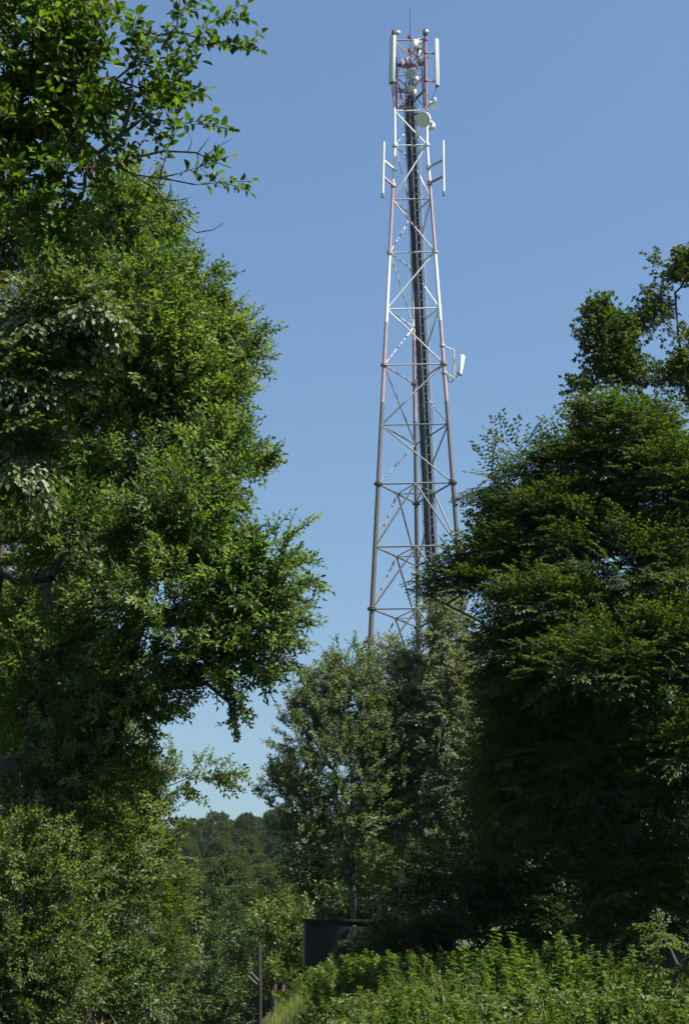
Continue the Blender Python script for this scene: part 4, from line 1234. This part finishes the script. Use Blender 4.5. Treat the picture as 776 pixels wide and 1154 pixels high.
# single weeds that stand clear of the rest
def single(pxl, pyl, Yl, hgt, tpl):
    p = P(pxl, pyl, Yl); z = float(height(p[0], p[1]))
    h_ = max(hgt, p[2] - z)
    root = thing("tall_weed", "tall leafy weed spire standing above the other growth of the sunny bank", "weed", (p[0], p[1], z), "tall weeds on the bank")
    T = tpl; a = random.uniform(0, 6.28); Rm = np.array([[math.cos(a), -math.sin(a), 0], [math.sin(a), math.cos(a), 0], [0, 0, 1]])
    sc_ = np.array([min(h_, 1.1), min(h_, 1.1), h_])
    lv = T.leaf @ Rm.T * sc_; sg = T.seg @ Rm.T * sc_
    v, f = prisms(sg, .007, .004, 5)
    put(bpy.data.objects.new("stalk", mesh_np("stalk", v, [f], [LM_WEED])), root)
    put(bpy.data.objects.new("foliage", mesh_np("foliage", lv.reshape(-1, 3), leaf_faces(len(lv), 4), [LM_WEED])), root)
for (px, py, Yl) in [(461, 1075, 22), (484, 1083, 22), (527, 1063, 21.5), (533, 1070, 21.8), (557, 1055, 21.5), (560, 1047, 21.6), (585, 1049, 21.4), (590, 1058, 21.7), (630, 1052, 21.5), (634, 1050, 21.3), (655, 1053, 21.5), (620, 1062, 21.6),
                     (642, 1060, 21.2), (662, 1066, 21.4), (707, 1066, 22), (600, 1072, 21), (574, 1068, 21), (546, 1072, 21.2), (680, 1072, 21), (385, 1080, 27), (398, 1088, 27), (420, 1090, 26), (700, 1080, 20.8), (510, 1085, 21.5), (440, 1092, 24), (360, 1098, 28)]:
    single(px, py, Yl, .6, random.choice(W_UP))

# ------------------------------------------------------------------ dark board and the old post
BROWN = solid("weathered_boards_with_shade", (.013, .012, .012), .8, var=.35, scale=3)  # weathered wood, darkened further so its colour carries the shade of the trees
FRAME = solid("pale_weathered_edge", (.10, .11, .13), .6)
YB = 38.0
a, b = P(344, 1089, YB), P(344, 1038.5, YB)
wB = 1.8; hB = b[2] - a[2]
bd = np.array([.985, .17, 0]); bn = np.array([.17, -.985, 0])
org = np.array([a[0], YB, 0])
board = thing("dark_board", "weathered board darkened with shade on short posts with a pale left edge under the trees", "board", (org[0] + bd[0] * wB / 2, org[1] + bd[1] * wB / 2, float(height(a[0] + 1.4, YB))))
BO = np.array(board.location)
npl = 7
m_ = MB()
for i in range(npl):
    zc = a[2] + hB * (i + .5) / npl
    m_.box(org + bd * wB / 2 + np.array([0, 0, zc]) + bn * RNG.uniform(-.006, .006), (wB, .035, hB / npl - .002), [bd, bn, [0, 0, 1]], .004)
m_.build("panel", BROWN, board, False, BO)
MB().box(org - bd * .03 + [0, 0, a[2] + hB / 2], (.05, .07, hB + .04), [bd, bn, [0, 0, 1]], .008).build("edge_trim", FRAME, board, False, BO)
MB().box(org + bd * wB / 2 + [0, 0, a[2] + hB + .03], (wB + .14, .12, .05), [bd, bn, [0, 0, 1]], .008).build("top_rail", BROWN, board, False, BO)
for t in (.12, .5, .88):
    q = org + bd * wB * t - bn * .08; zg = float(height(q[0], q[1])) - .2
    MB().bar(q + [0, 0, zg], q + [0, 0, a[2] + hB - .05], .1, .1, bn).build("post", BROWN, board, False, BO)

YP = 36.0
pt_, pb_ = P(292, 1062, YP), P(293, 1140, YP)
zg = float(height(pb_[0], YP)) - .2
post = thing("fence_post", "dark leaning wooden post with two pale slats at the foot of the bank", "post", (pb_[0], YP, zg + .2))
PO = np.array(post.location)
m_ = MB().poly([[pb_[0], YP, zg], (np.array([pb_[0], YP, zg]) + pt_) / 2 + [.01, 0, 0], pt_ - [0, 0, .05], pt_], [.055, .048, .044, .03], 9)
m_.build("shaft", solid("dark_post_wood", (.022, .018, .014), .9), post, True, PO)
for dx, dy in ((0, 0), (3.5, -4)):
    a_, b_ = P(279 + dx, 1099 + dy, YP - .08), P(290 + dx * .6, 1109 + dy, YP - .08)
    MB().bar(a_, b_, .035, .02).build("slat", solid("bleached_wood", (.30, .27, .21), .8), post, False, PO)
# ------------------------------------------------------------------ sky, sun, camera
EL, AZ = R(57), R(117)      # azimuth clockwise from straight ahead: from the right, a little behind the camera
w = bpy.data.worlds.new("World"); scene.world = w; w.use_nodes = True
nt = w.node_tree
bg = [n for n in nt.nodes if n.type == "BACKGROUND"][0]
sky = nt.nodes.new("ShaderNodeTexSky"); sky.sky_type = "NISHITA"; sky.sun_disc = False
sky.sun_elevation = EL; sky.sun_rotation = AZ; sky.altitude = 200; sky.air_density = 1.7; sky.dust_density = 2.0; sky.ozone_density = 8.0
nt.links.new(sky.outputs["Color"], bg.inputs["Color"]); bg.inputs["Strength"].default_value = .0705
sl = bpy.data.lights.new("sun", "SUN"); sl.energy = 5.0; sl.angle = R(.5); sl.color = (1, .95, .86)
so = put(bpy.data.objects.new("sun", sl))
sd_ = Vector((math.sin(AZ) * math.cos(EL), math.cos(AZ) * math.cos(EL), math.sin(EL)))
so.rotation_euler = sd_.to_track_quat("Z", "Y").to_euler(); so.location = (20, -10, 40)

cd = bpy.data.cameras.new("camera"); cam = put(bpy.data.objects.new("camera", cd))
cd.sensor_fit = "VERTICAL"; cd.sensor_height = 24.0; cd.lens = 24.0 * FPX / PH
cd.clip_start = .1; cd.clip_end = 6000
cam.location = tuple(CAM); cam.rotation_euler = (R(90) + PITCH, 0, 0)
scene.camera = cam
scene.view_settings.view_transform = "Standard"; scene.view_settings.look = "None"
scene.view_settings.exposure = 1.05; scene.view_settings.gamma = 1.0; scene.view_settings.use_curve_mapping = False
cy = scene.cycles
cy.max_bounces = 5; cy.diffuse_bounces = 3; cy.glossy_bounces = 2; cy.transmission_bounces = 4; cy.transparent_max_bounces = 4
cy.caustics_reflective = False; cy.caustics_refractive = False
cy.use_denoising = True
try:
    cy.denoiser = "OPENIMAGEDENOISE"; cy.denoising_input_passes = "RGB_ALBEDO_NORMAL"
except Exception: pass

# ------------------------------------------------------------------ the summer haze
HAZE = True
if HAZE:
    m, nt, out = nodes("haze_air")
    pv = nt.nodes.new("ShaderNodeVolumePrincipled")
    pv.inputs["Color"].default_value = (.80, .88, 1, 1); pv.inputs["Density"].default_value = .00007; pv.inputs["Anisotropy"].default_value = .2
    nt.links.new(pv.outputs["Volume"], out.inputs["Volume"])
    zlo = float(gz.min()) - 1.0; zhi = 75.0
    mb_ = MB().box((0, 950, (zlo + zhi) / 2), (3700, 3300, zhi - zlo))
    hz = mb_.build("haze", m, None, False)
    tag(hz, "thin summer haze in the air", kind="stuff")
    cy.volume_bounces = 0; cy.volume_step_rate = 10
